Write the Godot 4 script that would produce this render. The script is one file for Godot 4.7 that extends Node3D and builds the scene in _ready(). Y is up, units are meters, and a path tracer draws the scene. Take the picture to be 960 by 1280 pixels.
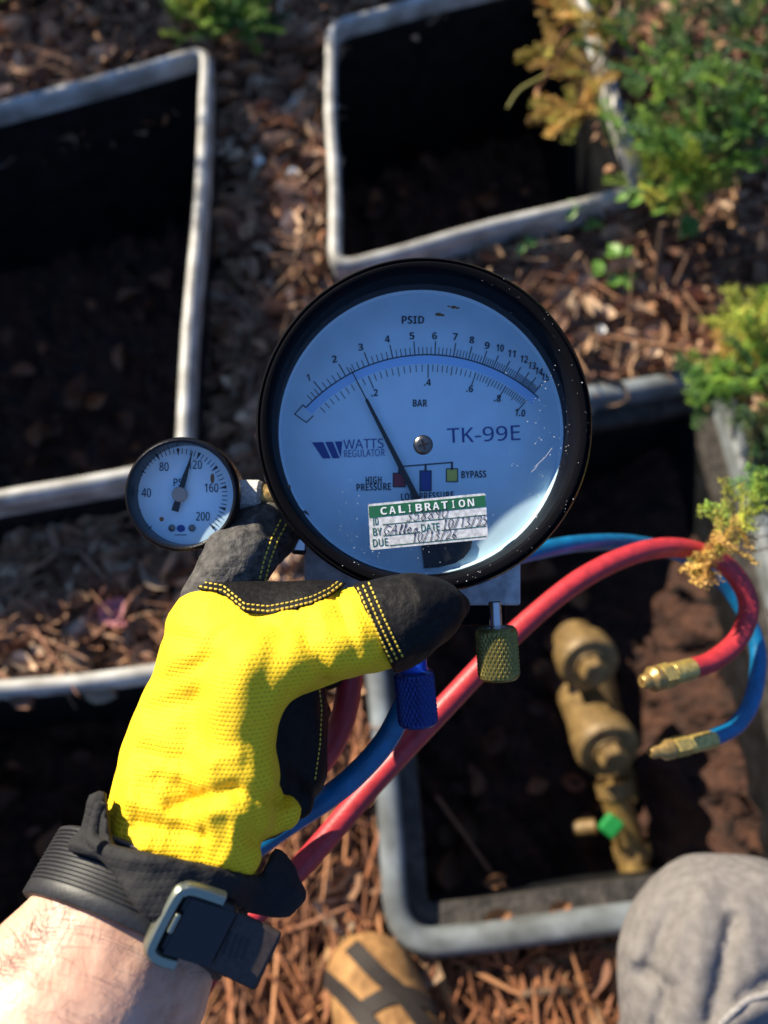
extends Node3D

# ------------------------------------------------------------------ camera constants
const FOCAL := 967.0            # pixels, for a 960 x 1280 picture
const PITCH := 68.0             # degrees below the horizon
const EYE_HEIGHT := 1.0
var cam_xf := Transform3D()
var rng := RandomNumberGenerator.new()
var used_names := {}
var M := {}

# ------------------------------------------------------------------ mesh builder
class MB:
	var v := PackedVector3Array()
	var n := PackedVector3Array()
	var uv := PackedVector2Array()
	var idx := PackedInt32Array()
	func vert(p: Vector3, nn: Vector3, t := Vector2.ZERO) -> int:
		v.append(p)
		n.append(nn)
		uv.append(t)
		return v.size() - 1
	func tri(a: int, b: int, c: int) -> void:
		idx.append(a)
		idx.append(b)
		idx.append(c)
	func quad(a: int, b: int, c: int, d: int) -> void:
		tri(a, b, c)
		tri(a, c, d)
	func flat_quad(a: Vector3, b: Vector3, c: Vector3, d: Vector3, nn: Vector3) -> void:
		quad(vert(a, nn, Vector2(0, 0)), vert(b, nn, Vector2(1, 0)), vert(c, nn, Vector2(1, 1)), vert(d, nn, Vector2(0, 1)))
	func mesh() -> ArrayMesh:
		for i in range(0, idx.size(), 3):
			var a := idx[i]
			var b := idx[i + 1]
			var c := idx[i + 2]
			var g := (v[b] - v[a]).cross(v[c] - v[a])
			if g.dot(n[a] + n[b] + n[c]) > 0.0:
				idx[i + 1] = c
				idx[i + 2] = b
		var arr := []
		arr.resize(Mesh.ARRAY_MAX)
		arr[Mesh.ARRAY_VERTEX] = v
		arr[Mesh.ARRAY_NORMAL] = n
		arr[Mesh.ARRAY_TEX_UV] = uv
		arr[Mesh.ARRAY_INDEX] = idx
		var m := ArrayMesh.new()
		m.add_surface_from_arrays(Mesh.PRIMITIVE_TRIANGLES, arr)
		return m

# ------------------------------------------------------------------ scene tree helpers
func put(called: String, mesh: Mesh, mat: Material, parent: Node = self, at := Transform3D()) -> MeshInstance3D:
	var o := MeshInstance3D.new()
	o.mesh = mesh
	o.material_override = mat
	o.transform = at
	_enter(o, called, parent)
	return o

func _enter(o: Node3D, called: String, parent: Node) -> void:
	var key := str(parent.get_instance_id()) + called
	var k: int = used_names.get(key, 0)
	used_names[key] = k + 1
	o.name = called if k == 0 else "%s_%03d" % [called, k]
	parent.add_child(o, true)

func part(called: String, mb: MB, mat: Material, parent: Node = self) -> MeshInstance3D:
	return put(called, mb.mesh(), mat, parent)

func thing(called: String, label: String, category: String, at := Transform3D(), group := "") -> Node3D:
	var o := Node3D.new()
	o.transform = at
	_enter(o, called, self)
	tag(o, label, category, group)
	return o

func tag(o: Node, label: String, category := "", group := "", kind := "") -> void:
	if label: o.set_meta("label", label)
	if category: o.set_meta("category", category)
	if group: o.set_meta("group", group)
	if kind: o.set_meta("kind", kind)

# ------------------------------------------------------------------ measuring
func ray(px: float, py: float) -> Vector3:
	return cam_xf.basis * Vector3((px - 480.0) / FOCAL, -(py - 640.0) / FOCAL, -1.0)

func spot(px: float, py: float, depth: float) -> Vector3:
	return cam_xf.origin + ray(px, py) * depth

func on_level(px: float, py: float, y: float) -> Vector3:
	var d := ray(px, py)
	return cam_xf.origin + d * ((y - cam_xf.origin.y) / d.y)

# ------------------------------------------------------------------ shape makers
func tube(mb: MB, pts: PackedVector3Array, radii: Array, sides := 10, caps := true) -> void:
	var t0 := (pts[1] - pts[0]).normalized()
	var side := t0.cross(Vector3.UP if absf(t0.y) < 0.9 else Vector3.RIGHT).normalized()
	var rows := []
	var run := 0.0
	for i in pts.size():
		var t := (pts[mini(i + 1, pts.size() - 1)] - pts[maxi(i - 1, 0)]).normalized()
		side = (side - t * side.dot(t)).normalized()
		var up := t.cross(side)
		var r: float = radii[mini(i, radii.size() - 1)]
		if i > 0: run += pts[i].distance_to(pts[i - 1])
		var row := []
		for k in sides + 1:
			var a := TAU * k / sides
			var d := side * cos(a) + up * sin(a)
			row.append(mb.vert(pts[i] + d * r, d, Vector2(float(k) / sides, run)))
		rows.append(row)
	for i in pts.size() - 1:
		for k in sides:
			mb.quad(rows[i][k], rows[i][k + 1], rows[i + 1][k + 1], rows[i + 1][k])
	if caps:
		for e in [0, pts.size() - 1]:
			var nn := (pts[0] - pts[1]).normalized() if e == 0 else (pts[e] - pts[e - 1]).normalized()
			var c := mb.vert(pts[e], nn)
			var ring := []
			for k in sides + 1: ring.append(mb.vert(mb.v[rows[e][k]], nn))
			for k in sides: mb.tri(c, ring[k], ring[k + 1])

func spline(pts: Array, per := 8) -> PackedVector3Array:
	var out := PackedVector3Array()
	for i in pts.size() - 1:
		var a: Vector3 = pts[maxi(i - 1, 0)]
		var b: Vector3 = pts[i]
		var c: Vector3 = pts[i + 1]
		var d: Vector3 = pts[mini(i + 2, pts.size() - 1)]
		for k in per: out.append(b.cubic_interpolate(c, a, d, float(k) / per))
	out.append(pts[-1])
	return out

# profile points are (outwards, upwards); walked so that the outside lies on the right of the walk
func sweep(mb: MB, frames: Array, profile: Array, closed := true, blend := 0.75) -> void:
	var n := profile.size()
	var seg := []
	for i in n - 1:
		var d: Vector2 = (profile[i + 1] - profile[i]).normalized()
		seg.append(Vector2(d.y, -d.x))
	for i in n - 1:
		var na: Vector2 = seg[i]
		var nb: Vector2 = seg[i]
		if i > 0 and seg[i].dot(seg[i - 1]) > blend: na = (seg[i] + seg[i - 1]).normalized()
		if i < n - 2 and seg[i].dot(seg[i + 1]) > blend: nb = (seg[i] + seg[i + 1]).normalized()
		var last := []
		var first := []
		for k in frames.size() + (1 if closed else 0):
			var f: Array = frames[k % frames.size()]
			var o: Vector3 = f[0]
			var ou: Vector3 = f[1]
			var up: Vector3 = f[2]
			var a := mb.vert(o + ou * profile[i].x + up * profile[i].y, (ou * na.x + up * na.y).normalized(), Vector2(float(k) / frames.size(), profile[i].y))
			var b := mb.vert(o + ou * profile[i + 1].x + up * profile[i + 1].y, (ou * nb.x + up * nb.y).normalized(), Vector2(float(k) / frames.size(), profile[i + 1].y))
			if last.size(): mb.quad(last[0], last[1], b, a)
			last = [a, b]

func lathe(mb: MB, xf: Transform3D, profile: Array, segs := 48, blend := 0.75) -> void:   # turned about the local z axis; profile (radius, z)
	var frames := []
	for k in segs:
		var a := TAU * k / segs
		frames.append([xf.origin, xf.basis.x * cos(a) + xf.basis.y * sin(a), xf.basis.z])
	sweep(mb, frames, profile, true, blend)

func rbox(mb: MB, xf: Transform3D, size: Vector3, r: float) -> void:
	var h := size * 0.5
	for ax in 3:
		for s in [-1.0, 1.0]:
			var u := (ax + 1) % 3
			var w := (ax + 2) % 3
			var cu := [-h[u], -h[u] + r * 0.4, -h[u] + r, h[u] - r, h[u] - r * 0.4, h[u]]
			var cw := [-h[w], -h[w] + r * 0.4, -h[w] + r, h[w] - r, h[w] - r * 0.4, h[w]]
			var g := []
			for i in 6:
				for j in 6:
					var p := Vector3.ZERO
					p[ax] = s * h[ax]
					p[u] = cu[i]
					p[w] = cw[j]
					var q := p.clamp(-h + Vector3.ONE * r, h - Vector3.ONE * r)
					var nn := (p - q).normalized()
					g.append(mb.vert(xf * (q + nn * r), xf.basis * nn, Vector2(i / 5.0, j / 5.0)))
			for i in 5:
				for j in 5: mb.quad(g[i * 6 + j], g[i * 6 + j + 1], g[i * 6 + j + 7], g[i * 6 + j + 6])

func hexnut(mb: MB, xf: Transform3D, r: float, z0: float, z1: float, sides := 6) -> void:
	var c := (z1 - z0) * 0.15
	var frames_top := mb.vert(xf * Vector3(0, 0, z1), xf.basis.z)
	for k in sides:
		var a := TAU * k / sides
		var b := TAU * (k + 1) / sides
		var d := (xf.basis.x * cos((a + b) / 2) + xf.basis.y * sin((a + b) / 2)).normalized()
		var pa := Vector3(cos(a) * r, sin(a) * r, 0)
		var pb := Vector3(cos(b) * r, sin(b) * r, 0)
		var Z := Vector3(0, 0, 1)
		mb.flat_quad(xf * (pa + Z * z0), xf * (pb + Z * z0), xf * (pb + Z * (z1 - c)), xf * (pa + Z * (z1 - c)), d)
		mb.flat_quad(xf * (pa + Z * (z1 - c)), xf * (pb + Z * (z1 - c)), xf * (pb * 0.88 + Z * z1), xf * (pa * 0.88 + Z * z1), (d + xf.basis.z).normalized())
		mb.tri(frames_top, mb.vert(xf * (pa * 0.88 + Z * z1), xf.basis.z), mb.vert(xf * (pb * 0.88 + Z * z1), xf.basis.z))

func disc(mb: MB, xf: Transform3D, r: float, segs := 64) -> void:
	var c := mb.vert(xf.origin, xf.basis.z, Vector2(0.5, 0.5))
	var ring := []
	for k in segs + 1:
		var a := TAU * k / segs
		ring.append(mb.vert(xf * Vector3(cos(a) * r, sin(a) * r, 0), xf.basis.z, Vector2(0.5 + cos(a) * 0.5, 0.5 - sin(a) * 0.5)))
	for k in segs: mb.tri(c, ring[k], ring[k + 1])

func stroke(mb: MB, pts: Array, w: float, z := Vector3(0, 0, 1)) -> void:  # a flat printed line through points that lie in one plane
	for i in pts.size() - 1:
		var a: Vector3 = pts[i]
		var b: Vector3 = pts[i + 1]
		var s := (b - a).normalized().cross(z) * w * 0.5
		var e := (b - a).normalized() * w * 0.25
		mb.flat_quad(a - e + s, b + e + s, b + e - s, a - e - s, z)

func polygon(mb: MB, pts: Array, z := Vector3(0, 0, 1)) -> void:
	var ids := []
	for p in pts: ids.append(mb.vert(p, z))
	for i in pts.size() - 2: mb.tri(ids[0], ids[i + 1], ids[i + 2])

func frame_z(origin: Vector3, z: Vector3, hint := Vector3.UP) -> Transform3D:
	z = z.normalized()
	var x := hint.cross(z)
	if x.length() < 0.01: x = Vector3.RIGHT.cross(z)
	x = x.normalized()
	return Transform3D(Basis(x, z.cross(x), z), origin)

# ------------------------------------------------------------------ smooth bodies: rounded bones joined, meshed as surface nets
class Body:
	var a := PackedVector3Array()
	var b := PackedVector3Array()
	var ra := PackedFloat32Array()
	var rb := PackedFloat32Array()
	var k := 0.006
	var post = null
	var near := PackedInt32Array()
	func bone(p: Vector3, q: Vector3, r: float, s: float) -> void:
		a.append(p)
		b.append(q)
		ra.append(r)
		rb.append(s)
		near.append(near.size())
	func raw(p: Vector3) -> float:
		var d := 1e9
		for i in near:
			var pa := p - a[i]
			var ba := b[i] - a[i]
			var h := clampf(pa.dot(ba) / maxf(ba.length_squared(), 1e-12), 0.0, 1.0)
			var e := (pa - ba * h).length() - (ra[i] + (rb[i] - ra[i]) * h)
			if d > 1e8:
				d = e
			else:
				var g := clampf(0.5 + 0.5 * (d - e) / k, 0.0, 1.0)
				d = d + (e - d) * g - k * g * (1.0 - g)
		return d
	func dist(p: Vector3) -> float:
		var d := raw(p)
		return post.call(p, d) if post != null else d
	func all_near() -> void:
		near = PackedInt32Array(range(a.size()))
	func pick(c: Vector3, reach: float) -> void:
		near = PackedInt32Array()
		var best := 1e9
		var ds := []
		for i in a.size():
			var pa := c - a[i]
			var ba := b[i] - a[i]
			var h := clampf(pa.dot(ba) / maxf(ba.length_squared(), 1e-12), 0.0, 1.0)
			var e := (pa - ba * h).length() - (ra[i] + (rb[i] - ra[i]) * h)
			ds.append(e)
			best = minf(best, e)
		for i in a.size():
			if ds[i] < best + reach + k * 2.0: near.append(i)

func body_mesh(B: Body, lo: Vector3, hi: Vector3, cell: float, slack := 1.0) -> MB:
	var mb := MB.new()
	var nb := Vector3i(((hi - lo) / (cell * 4.0)).ceil())
	var nx := nb.x * 4 + 1
	var ny := nb.y * 4 + 1
	var nz := nb.z * 4 + 1
	var grid := PackedFloat32Array()
	grid.resize(nx * ny * nz)
	grid.fill(1e9)
	var diag := cell * 4.0 * 0.5 * 1.7321
	var cells := PackedInt32Array()
	for bz in nb.z:
		for by in nb.y:
			for bx in nb.x:
				var c := lo + (Vector3(bx, by, bz) * 4.0 + Vector3.ONE * 2.0) * cell
				B.all_near()
				if absf(B.raw(c)) > diag * 1.15 + cell * 2.0 * slack: continue
				B.pick(c, diag * 2.0)
				for z in range(bz * 4, bz * 4 + 5):
					for y in range(by * 4, by * 4 + 5):
						for x in range(bx * 4, bx * 4 + 5):
							var at := x + nx * (y + ny * z)
							if grid[at] > 1e8: grid[at] = B.dist(lo + Vector3(x, y, z) * cell)
							if x < bx * 4 + 4 and y < by * 4 + 4 and z < bz * 4 + 4: cells.append(at)
	B.all_near()
	var vid := {}
	var off := [0, 1, nx, nx + 1, nx * ny, nx * ny + 1, nx * ny + nx, nx * ny + nx + 1]
	var edges := [[0, 1], [2, 3], [4, 5], [6, 7], [0, 2], [1, 3], [4, 6], [5, 7], [0, 4], [1, 5], [2, 6], [3, 7]]
	for at in cells:
		var inside := 0
		for o in off:
			if grid[at + o] < 0.0: inside += 1
		if inside == 0 or inside == 8: continue
		var sum := Vector3.ZERO
		var cnt := 0
		for e in edges:
			var d0 := grid[at + off[e[0]]]
			var d1 := grid[at + off[e[1]]]
			if (d0 < 0.0) != (d1 < 0.0):
				var t := d0 / (d0 - d1)
				var p0 := Vector3(e[0] & 1, (e[0] >> 1) & 1, e[0] >> 2)
				var p1 := Vector3(e[1] & 1, (e[1] >> 1) & 1, e[1] >> 2)
				sum += p0.lerp(p1, t)
				cnt += 1
		var base := Vector3(at % nx, (at / nx) % ny, at / (nx * ny))
		var p := lo + (base + sum / cnt) * cell
		vid[at] = mb.vert(p, Vector3.UP)
	for at in vid.keys():
		for ax in 3:
			var step: int = [1, nx, nx * ny][ax]
			var u: int = [nx, nx * ny, 1][ax]
			var w: int = [nx * ny, 1, nx][ax]
			if (grid[at] < 0.0) != (grid[at + step] < 0.0):
				if vid.has(at - u) and vid.has(at - w) and vid.has(at - u - w):
					mb.quad(vid[at], vid[at - u], vid[at - u - w], vid[at - w])
	var e := cell * 0.6
	for i in mb.v.size():
		var p := mb.v[i]
		B.pick(p, e * 4.0)
		var g := Vector3(B.dist(p + Vector3(e, 0, 0)) - B.dist(p - Vector3(e, 0, 0)), B.dist(p + Vector3(0, e, 0)) - B.dist(p - Vector3(0, e, 0)), B.dist(p + Vector3(0, 0, e)) - B.dist(p - Vector3(0, 0, e)))
		mb.n[i] = g.normalized()
	B.all_near()
	return mb

func trace(B: Body, from: Vector3, dir: Vector3, far := 0.6) -> Vector3:
	var t := 0.1
	B.all_near()
	for i in 60:
		var d := B.dist(from + dir * t)
		if d < 0.00015: break
		t += d * 0.8
		if t > far: return Vector3.INF
	return from + dir * t

# ------------------------------------------------------------------ materials
func noise_tex(freq: float, octaves := 4, lo := Color(0.7, 0.7, 0.7), hi := Color(1, 1, 1), seed_ := 1, size := 512, kind := FastNoiseLite.TYPE_SIMPLEX_SMOOTH) -> NoiseTexture2D:
	var f := FastNoiseLite.new()
	f.noise_type = kind
	f.frequency = freq
	f.fractal_octaves = octaves
	f.seed = seed_
	var t := NoiseTexture2D.new()
	t.width = size
	t.height = size
	t.seamless = true
	t.noise = f
	var g := Gradient.new()
	g.set_color(0, lo)
	g.set_color(1, hi)
	t.color_ramp = g
	return t

func mat(albedo: Color, rough := 0.6, metal := 0.0) -> StandardMaterial3D:   # albedo given as linear values
	var m := StandardMaterial3D.new()
	m.albedo_color = albedo.linear_to_srgb()
	m.roughness = rough
	m.metallic = metal
	return m

func tri_mat(albedo: Color, rough: float, tex: Texture2D, scale: float, bump: Texture2D = null, bump_cm := 0.0, metal := 0.0) -> StandardMaterial3D:
	var m := mat(albedo, rough, metal)
	m.albedo_texture = tex
	m.uv1_triplanar = true
	m.uv1_scale = Vector3.ONE * scale
	if bump:
		m.heightmap_enabled = true
		m.heightmap_texture = bump
		m.heightmap_scale = bump_cm
	return m

func weave(size: int, cells: int, deep: float) -> Array:   # knitted air-mesh: staggered dimples; returns [height picture, colour picture]
	var h := Image.create(size, size, false, Image.FORMAT_RGB8)
	var c := Image.create(size, size, false, Image.FORMAT_RGB8)
	for y in size:
		for x in size:
			var u := float(x) / size * cells
			var w := float(y) / size * cells
			var row := int(floor(w))
			var uu := u + (0.5 if row % 2 else 0.0)
			var du: float = uu - floor(uu) - 0.5
			var dw: float = w - floor(w) - 0.5
			var d := sqrt(du * du * 1.1 + dw * dw * 2.0)
			var q := smoothstep(0.16, 0.42, d)
			var fine := 0.06 * sin(u * 37.0) * sin(w * 41.0)
			var s := clampf(q * 0.94 + fine, 0.0, 1.0)
			h.set_pixel(x, y, Color(s, s, s))
			var t := 1.0 - deep * (1.0 - q)
			c.set_pixel(x, y, Color(t, t * (0.93 + 0.07 * q), t))
	return [ImageTexture.create_from_image(h), ImageTexture.create_from_image(c)]

func make_materials() -> void:
	var grain := noise_tex(0.02, 5, Color(0.62, 0.62, 0.62), Color(1, 1, 1), 3)
	var soft := noise_tex(0.008, 4, Color(0.72, 0.72, 0.72), Color(1, 1, 1), 5)
	var bump := noise_tex(0.03, 5, Color.BLACK, Color.WHITE, 7)
	var blotch := noise_tex(0.012, 5, Color(0.35, 0.33, 0.3), Color(1, 1, 1), 11)
	M.black_paint = tri_mat(Color(0.008, 0.008, 0.010), 0.28, noise_tex(0.05, 3, Color(0.7, 0.7, 0.7), Color(1, 1, 1), 8), 60.0, noise_tex(0.06, 2, Color.BLACK, Color.WHITE, 9), 0.006)
	M.black_paint.metallic_specular = 0.08
	M.black_paint.roughness = 0.45
	M.bezel = M.black_paint.duplicate()
	M.bezel.metallic_specular = 0.4
	M.bezel.roughness = 0.25
	M.steel = mat(Color(0.55, 0.55, 0.56), 0.25, 1.0)
	M.dark_steel = mat(Color(0.16, 0.15, 0.14), 0.32, 1.0)
	M.case_metal = tri_mat(Color(0.50, 0.46, 0.40), 0.22, grain, 40.0, null, 0.0, 1.0)
	M.dial = tri_mat(Color(0.60, 0.84, 0.98), 0.45, noise_tex(0.01, 3, Color(0.95, 0.95, 0.95), Color(1, 1, 1), 21), 10.0)
	M.ink = mat(Color(0.006, 0.008, 0.03), 0.6)
	M.blue_ink = mat(Color(0.012, 0.05, 0.27), 0.6)
	M.band = mat(Color(0.34, 0.62, 0.98), 0.4)
	M.red_ink = mat(Color(0.28, 0.03, 0.05), 0.6)
	M.yellow_ink = mat(Color(0.55, 0.55, 0.10), 0.6)
	M.needle = mat(Color(0.004, 0.004, 0.006), 0.5)
	M.hub = mat(Color(0.30, 0.27, 0.24), 0.45)
	M.sticker = tri_mat(Color(0.86, 0.87, 0.86), 0.6, soft, 80.0)
	M.green_ink = mat(Color(0.012, 0.12, 0.05), 0.5)
	M.white_ink = mat(Color(0.8, 0.82, 0.8), 0.6)
	M.pen = mat(Color(0.02, 0.02, 0.04), 0.6)
	M.dust = mat(Color(0.75, 0.73, 0.68), 0.9)
	M.dirt_speck = mat(Color(0.16, 0.09, 0.04), 0.9)
	var glass := StandardMaterial3D.new()
	glass.albedo_color = Color(1, 1, 1, 0.0)
	glass.metallic_specular = 0.34
	glass.transparency = BaseMaterial3D.TRANSPARENCY_ALPHA
	glass.roughness = 0.02
	M.glass = glass
	M.white_plastic = tri_mat(Color(0.62, 0.61, 0.62), 0.5, soft, 30.0)
	M.tape = tri_mat(Color(0.85, 0.83, 0.78), 0.6, grain, 60.0, bump, 0.02)
	M.brass = tri_mat(Color(0.56, 0.36, 0.12), 0.4, grain, 30.0, bump, 0.01, 0.6)
	M.bright_brass = tri_mat(Color(0.80, 0.58, 0.17), 0.3, grain, 30.0, null, 0.0, 0.55)
	M.old_brass = tri_mat(Color(0.29, 0.19, 0.07), 0.55, noise_tex(0.012, 5, Color(0.55, 0.52, 0.48), Color(1, 1, 1), 12), 9.0, bump, 0.06, 0.15)
	M.olive_knob = tri_mat(Color(0.34, 0.29, 0.08), 0.38, grain, 60.0, null, 0.0, 0.7)
	M.blue_knob = tri_mat(Color(0.012, 0.045, 0.26), 0.35, grain, 60.0, null, 0.0, 0.45)
	M.blue_stem = mat(Color(0.01, 0.08, 0.55), 0.3, 0.3)
	M.red_hose = tri_mat(Color(0.56, 0.035, 0.045), 0.45, soft, 25.0, bump, 0.008)
	M.blue_hose = tri_mat(Color(0.002, 0.16, 0.36), 0.36, soft, 25.0, bump, 0.008)
	var wv := weave(256, 8, 0.12)
	M.fabric = tri_mat(Color(0.90, 0.60, 0.004), 0.75, wv[1], 86.0, wv[0], 0.024)
	M.fabric.rim_enabled = true
	M.fabric.rim = 0.25
	M.fabric.rim_tint = 0.6
	M.leather = tri_mat(Color(0.014, 0.013, 0.013), 0.6, noise_tex(0.02, 5, Color(0.45, 0.45, 0.45), Color(1, 1, 1), 31), 26.0, noise_tex(0.03, 5, Color.BLACK, Color.WHITE, 33), 0.03)
	M.leather.metallic_specular = 0.3
	M.dusty_leather = tri_mat(Color(0.15, 0.14, 0.125), 0.8, noise_tex(0.02, 5, Color(0.25, 0.25, 0.25), Color(1, 1, 1), 35), 30.0, noise_tex(0.03, 5, Color.BLACK, Color.WHITE, 36), 0.04)
	M.black_cloth = tri_mat(Color(0.014, 0.014, 0.015), 0.85, grain, 60.0, wv[0], 0.015)
	M.thread = mat(Color(0.62, 0.45, 0.05), 0.7)
	M.skin = tri_mat(Color(0.80, 0.51, 0.36), 0.48, noise_tex(0.012, 5, Color(0.80, 0.72, 0.70), Color(1, 1, 1), 41), 14.0, noise_tex(0.06, 4, Color.BLACK, Color.WHITE, 42), 0.02)
	M.skin.subsurf_scatter_enabled = true
	M.skin.subsurf_scatter_strength = 0.12
	M.hair = mat(Color(0.05, 0.03, 0.015), 0.5)
	M.rubber = tri_mat(Color(0.03, 0.031, 0.034), 0.5, grain, 40.0, bump, 0.004)
	M.strap_tail = tri_mat(Color(0.055, 0.038, 0.030), 0.6, grain, 40.0)
	M.watch_metal = mat(Color(0.30, 0.32, 0.25), 0.38, 0.9)
	M.watch_body = mat(Color(0.006, 0.006, 0.007), 0.3)
	M.denim = tri_mat(Color(0.225, 0.205, 0.192), 0.9, noise_tex(0.02, 5, Color(0.72, 0.72, 0.72), Color(1, 1, 1), 51), 9.0, noise_tex(0.09, 3, Color.BLACK, Color.WHITE, 52), 0.03)
	M.denim_seam = tri_mat(Color(0.36, 0.34, 0.33), 0.9, grain, 30.0)
	M.suede = tri_mat(Color(0.50, 0.275, 0.095), 0.8, noise_tex(0.015, 5, Color(0.55, 0.5, 0.45), Color(1, 1, 1), 53), 8.0, bump, 0.05)
	M.boot_shadow = tri_mat(Color(0.03, 0.02, 0.014), 0.75, grain, 20.0)
	M.boot_sole = tri_mat(Color(0.42, 0.25, 0.09), 0.7, grain, 20.0)
	M.rim_pale = tri_mat(Color(0.66, 0.66, 0.62), 0.45, noise_tex(0.012, 5, Color(0.45, 0.43, 0.40), Color(1, 1, 1), 61), 2.2, bump, 0.02)
	M.rim_blue = tri_mat(Color(0.24, 0.275, 0.29), 0.5, noise_tex(0.012, 5, Color(0.5, 0.48, 0.45), Color(1, 1, 1), 62), 2.2, bump, 0.02)
	M.box_wall = tri_mat(Color(0.012, 0.014, 0.018), 0.45, blotch, 3.0, bump, 0.08)
	M.ledge = tri_mat(Color(0.07, 0.06, 0.05), 0.7, blotch, 6.0, bump, 0.15)
	M.soil = tri_mat(Color(0.065, 0.035, 0.022), 0.95, noise_tex(0.03, 6, Color(0.35, 0.3, 0.28), Color(1, 1, 1), 71), 2.6, noise_tex(0.04, 6, Color.BLACK, Color.WHITE, 72), 0.9)
	M.pit_soil = tri_mat(Color(0.095, 0.036, 0.017), 0.95, noise_tex(0.02, 6, Color(0.3, 0.25, 0.22), Color(1, 1, 1), 73), 3.0, noise_tex(0.03, 6, Color.BLACK, Color.WHITE, 74), 1.2)
	M.litter = mat(Color(0.88, 0.84, 0.80), 0.8)
	M.litter.vertex_color_use_as_albedo = true
	M.foliage = mat(Color(1, 1, 1), 0.6)
	M.foliage.vertex_color_use_as_albedo = true
	M.foliage.backlight_enabled = true
	M.foliage.backlight = Color(0.45, 0.45, 0.45)
	M.bark = tri_mat(Color(0.20, 0.12, 0.07), 0.9, grain, 20.0, bump, 0.2)
	M.broad_leaf = mat(Color(0.10, 0.22, 0.03), 0.5)
	M.broad_leaf.backlight_enabled = true
	M.broad_leaf.backlight = Color(0.4, 0.4, 0.4)
	M.olive_stem = mat(Color(0.24, 0.22, 0.05), 0.7)
	M.dead_leaf = tri_mat(Color(0.30, 0.13, 0.05), 0.8, grain, 15.0)
	M.pink_leaf = tri_mat(Color(0.55, 0.20, 0.22), 0.7, grain, 15.0)
	M.pale_bit = mat(Color(0.7, 0.68, 0.62), 0.7)
	M.green_tag = mat(Color(0.006, 0.20, 0.04), 0.55)
	M.twig = tri_mat(Color(0.26, 0.11, 0.045), 0.85, grain, 30.0)

# ------------------------------------------------------------------ boxes in the ground
var box_loops := []

func rounded_loop(c: Array, r: float, per := 7, bulge := 0.0) -> PackedVector3Array:
	var out := PackedVector3Array()
	var n := c.size()
	for i in n:
		var p: Vector3 = c[i]
		var a: Vector3 = (c[(i + n - 1) % n] - p)
		var b: Vector3 = (c[(i + 1) % n] - p)
		var q0 := p + a.normalized() * r
		var q1 := p + b.normalized() * r
		for k in per + 1:
			var t := float(k) / per
			out.append(q0.lerp(p, t).lerp(p.lerp(q1, t), t))
		var nxt: Vector3 = c[(i + 1) % n]
		var q2 := nxt - b.normalized() * r
		var outd := Vector3(b.z, 0, -b.x).normalized()
		for k in range(1, 8):
			var t := k / 8.0
			out.append(q1.lerp(q2, t) + outd * (bulge * sin(t * 5.0 + i * 2.1) * sin(PI * t)))
	return out

func loop_frames(lp: PackedVector3Array, wob := 0.0) -> Array:
	var c := Vector3.ZERO
	for p in lp: c += p
	c /= lp.size()
	var fr := []
	for i in lp.size():
		var t := lp[(i + 1) % lp.size()] - lp[(i + lp.size() - 1) % lp.size()]
		var o := Vector3(t.z, 0, -t.x).normalized()
		if o.dot(lp[i] - c) < 0.0: o = -o
		fr.append([lp[i] + Vector3(0, wob * sin(i * 0.9) * sin(i * 0.37), 0), o, Vector3.UP])
	return fr

func valve_box(label: String, corners: Array, radius: float, rim_mat: Material, deep: float, ledge_w: float, lip := 0.0100, rise := 0.0, group := "open meter boxes set in the ground") -> Node3D:
	var lp := rounded_loop(corners, radius, 7, 0.004)
	var mid := Vector3.ZERO
	for p in lp: mid += p
	mid /= lp.size()
	var base := Transform3D(Basis(), Vector3(mid.x, 0, mid.z))
	var local := PackedVector3Array()
	for p in lp: local.append(p - base.origin)
	var fr := loop_frames(local, 0.0008)
	var t := thing("valve_box", label, "valve box", base, group)
	var mb := MB.new()
	var w := lip
	sweep(mb, fr, [Vector2(w * 0.55, -0.05), Vector2(w * 0.62, -0.02), Vector2(w, -0.018), Vector2(w, -0.008), Vector2(w * 0.8, -0.002), Vector2(w * 0.4, 0.001), Vector2(-w * 0.3, 0.0015), Vector2(-w * 0.75, -0.001), Vector2(-w, -0.006), Vector2(-w, -0.03)])
	part("rim", mb, rim_mat, t)
	mb = MB.new()
	if ledge_w > 0.0:
		sweep(mb, fr, [Vector2(-w, -0.03), Vector2(-w - 0.002, -0.034), Vector2(-w - ledge_w, -0.036), Vector2(-w - ledge_w - 0.002, -0.039), Vector2(-w - ledge_w, -0.06)])
		part("ledge", mb, M.ledge, t)
	mb = MB.new()
	var y0 := -0.06 if ledge_w > 0.0 else -0.03
	sweep(mb, fr, [Vector2(w * 0.5, -deep), Vector2(w * 0.5, -0.05)])
	sweep(mb, fr, [Vector2(-w - ledge_w, y0), Vector2(-w - ledge_w + 0.003, -0.14), Vector2(-w - ledge_w + 0.0015, -0.15), Vector2(-w - ledge_w + 0.012, -deep)])
	part("wall", mb, M.box_wall, t)
	box_loops.append({"loop": lp, "y": mid.y, "deep": deep, "mid": mid, "rise": rise})
	return t

func in_loop(lp: PackedVector3Array, x: float, z: float) -> bool:
	var inside := false
	var j := lp.size() - 1
	for i in lp.size():
		if (lp[i].z > z) != (lp[j].z > z) and x < (lp[j].x - lp[i].x) * (z - lp[i].z) / (lp[j].z - lp[i].z) + lp[i].x: inside = not inside
		j = i
	return inside

func in_box(x: float, z: float) -> int:
	for i in box_loops.size():
		if in_loop(box_loops[i].loop, x, z): return i
	return -1

var relief := FastNoiseLite.new()
var ground_node: MeshInstance3D
func ground_y(x: float, z: float) -> float:
	return relief.get_noise_2d(x * 100.0, z * 100.0) * 0.022 + relief.get_noise_2d(x * 420.0 + 50.0, z * 420.0) * 0.007

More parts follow.
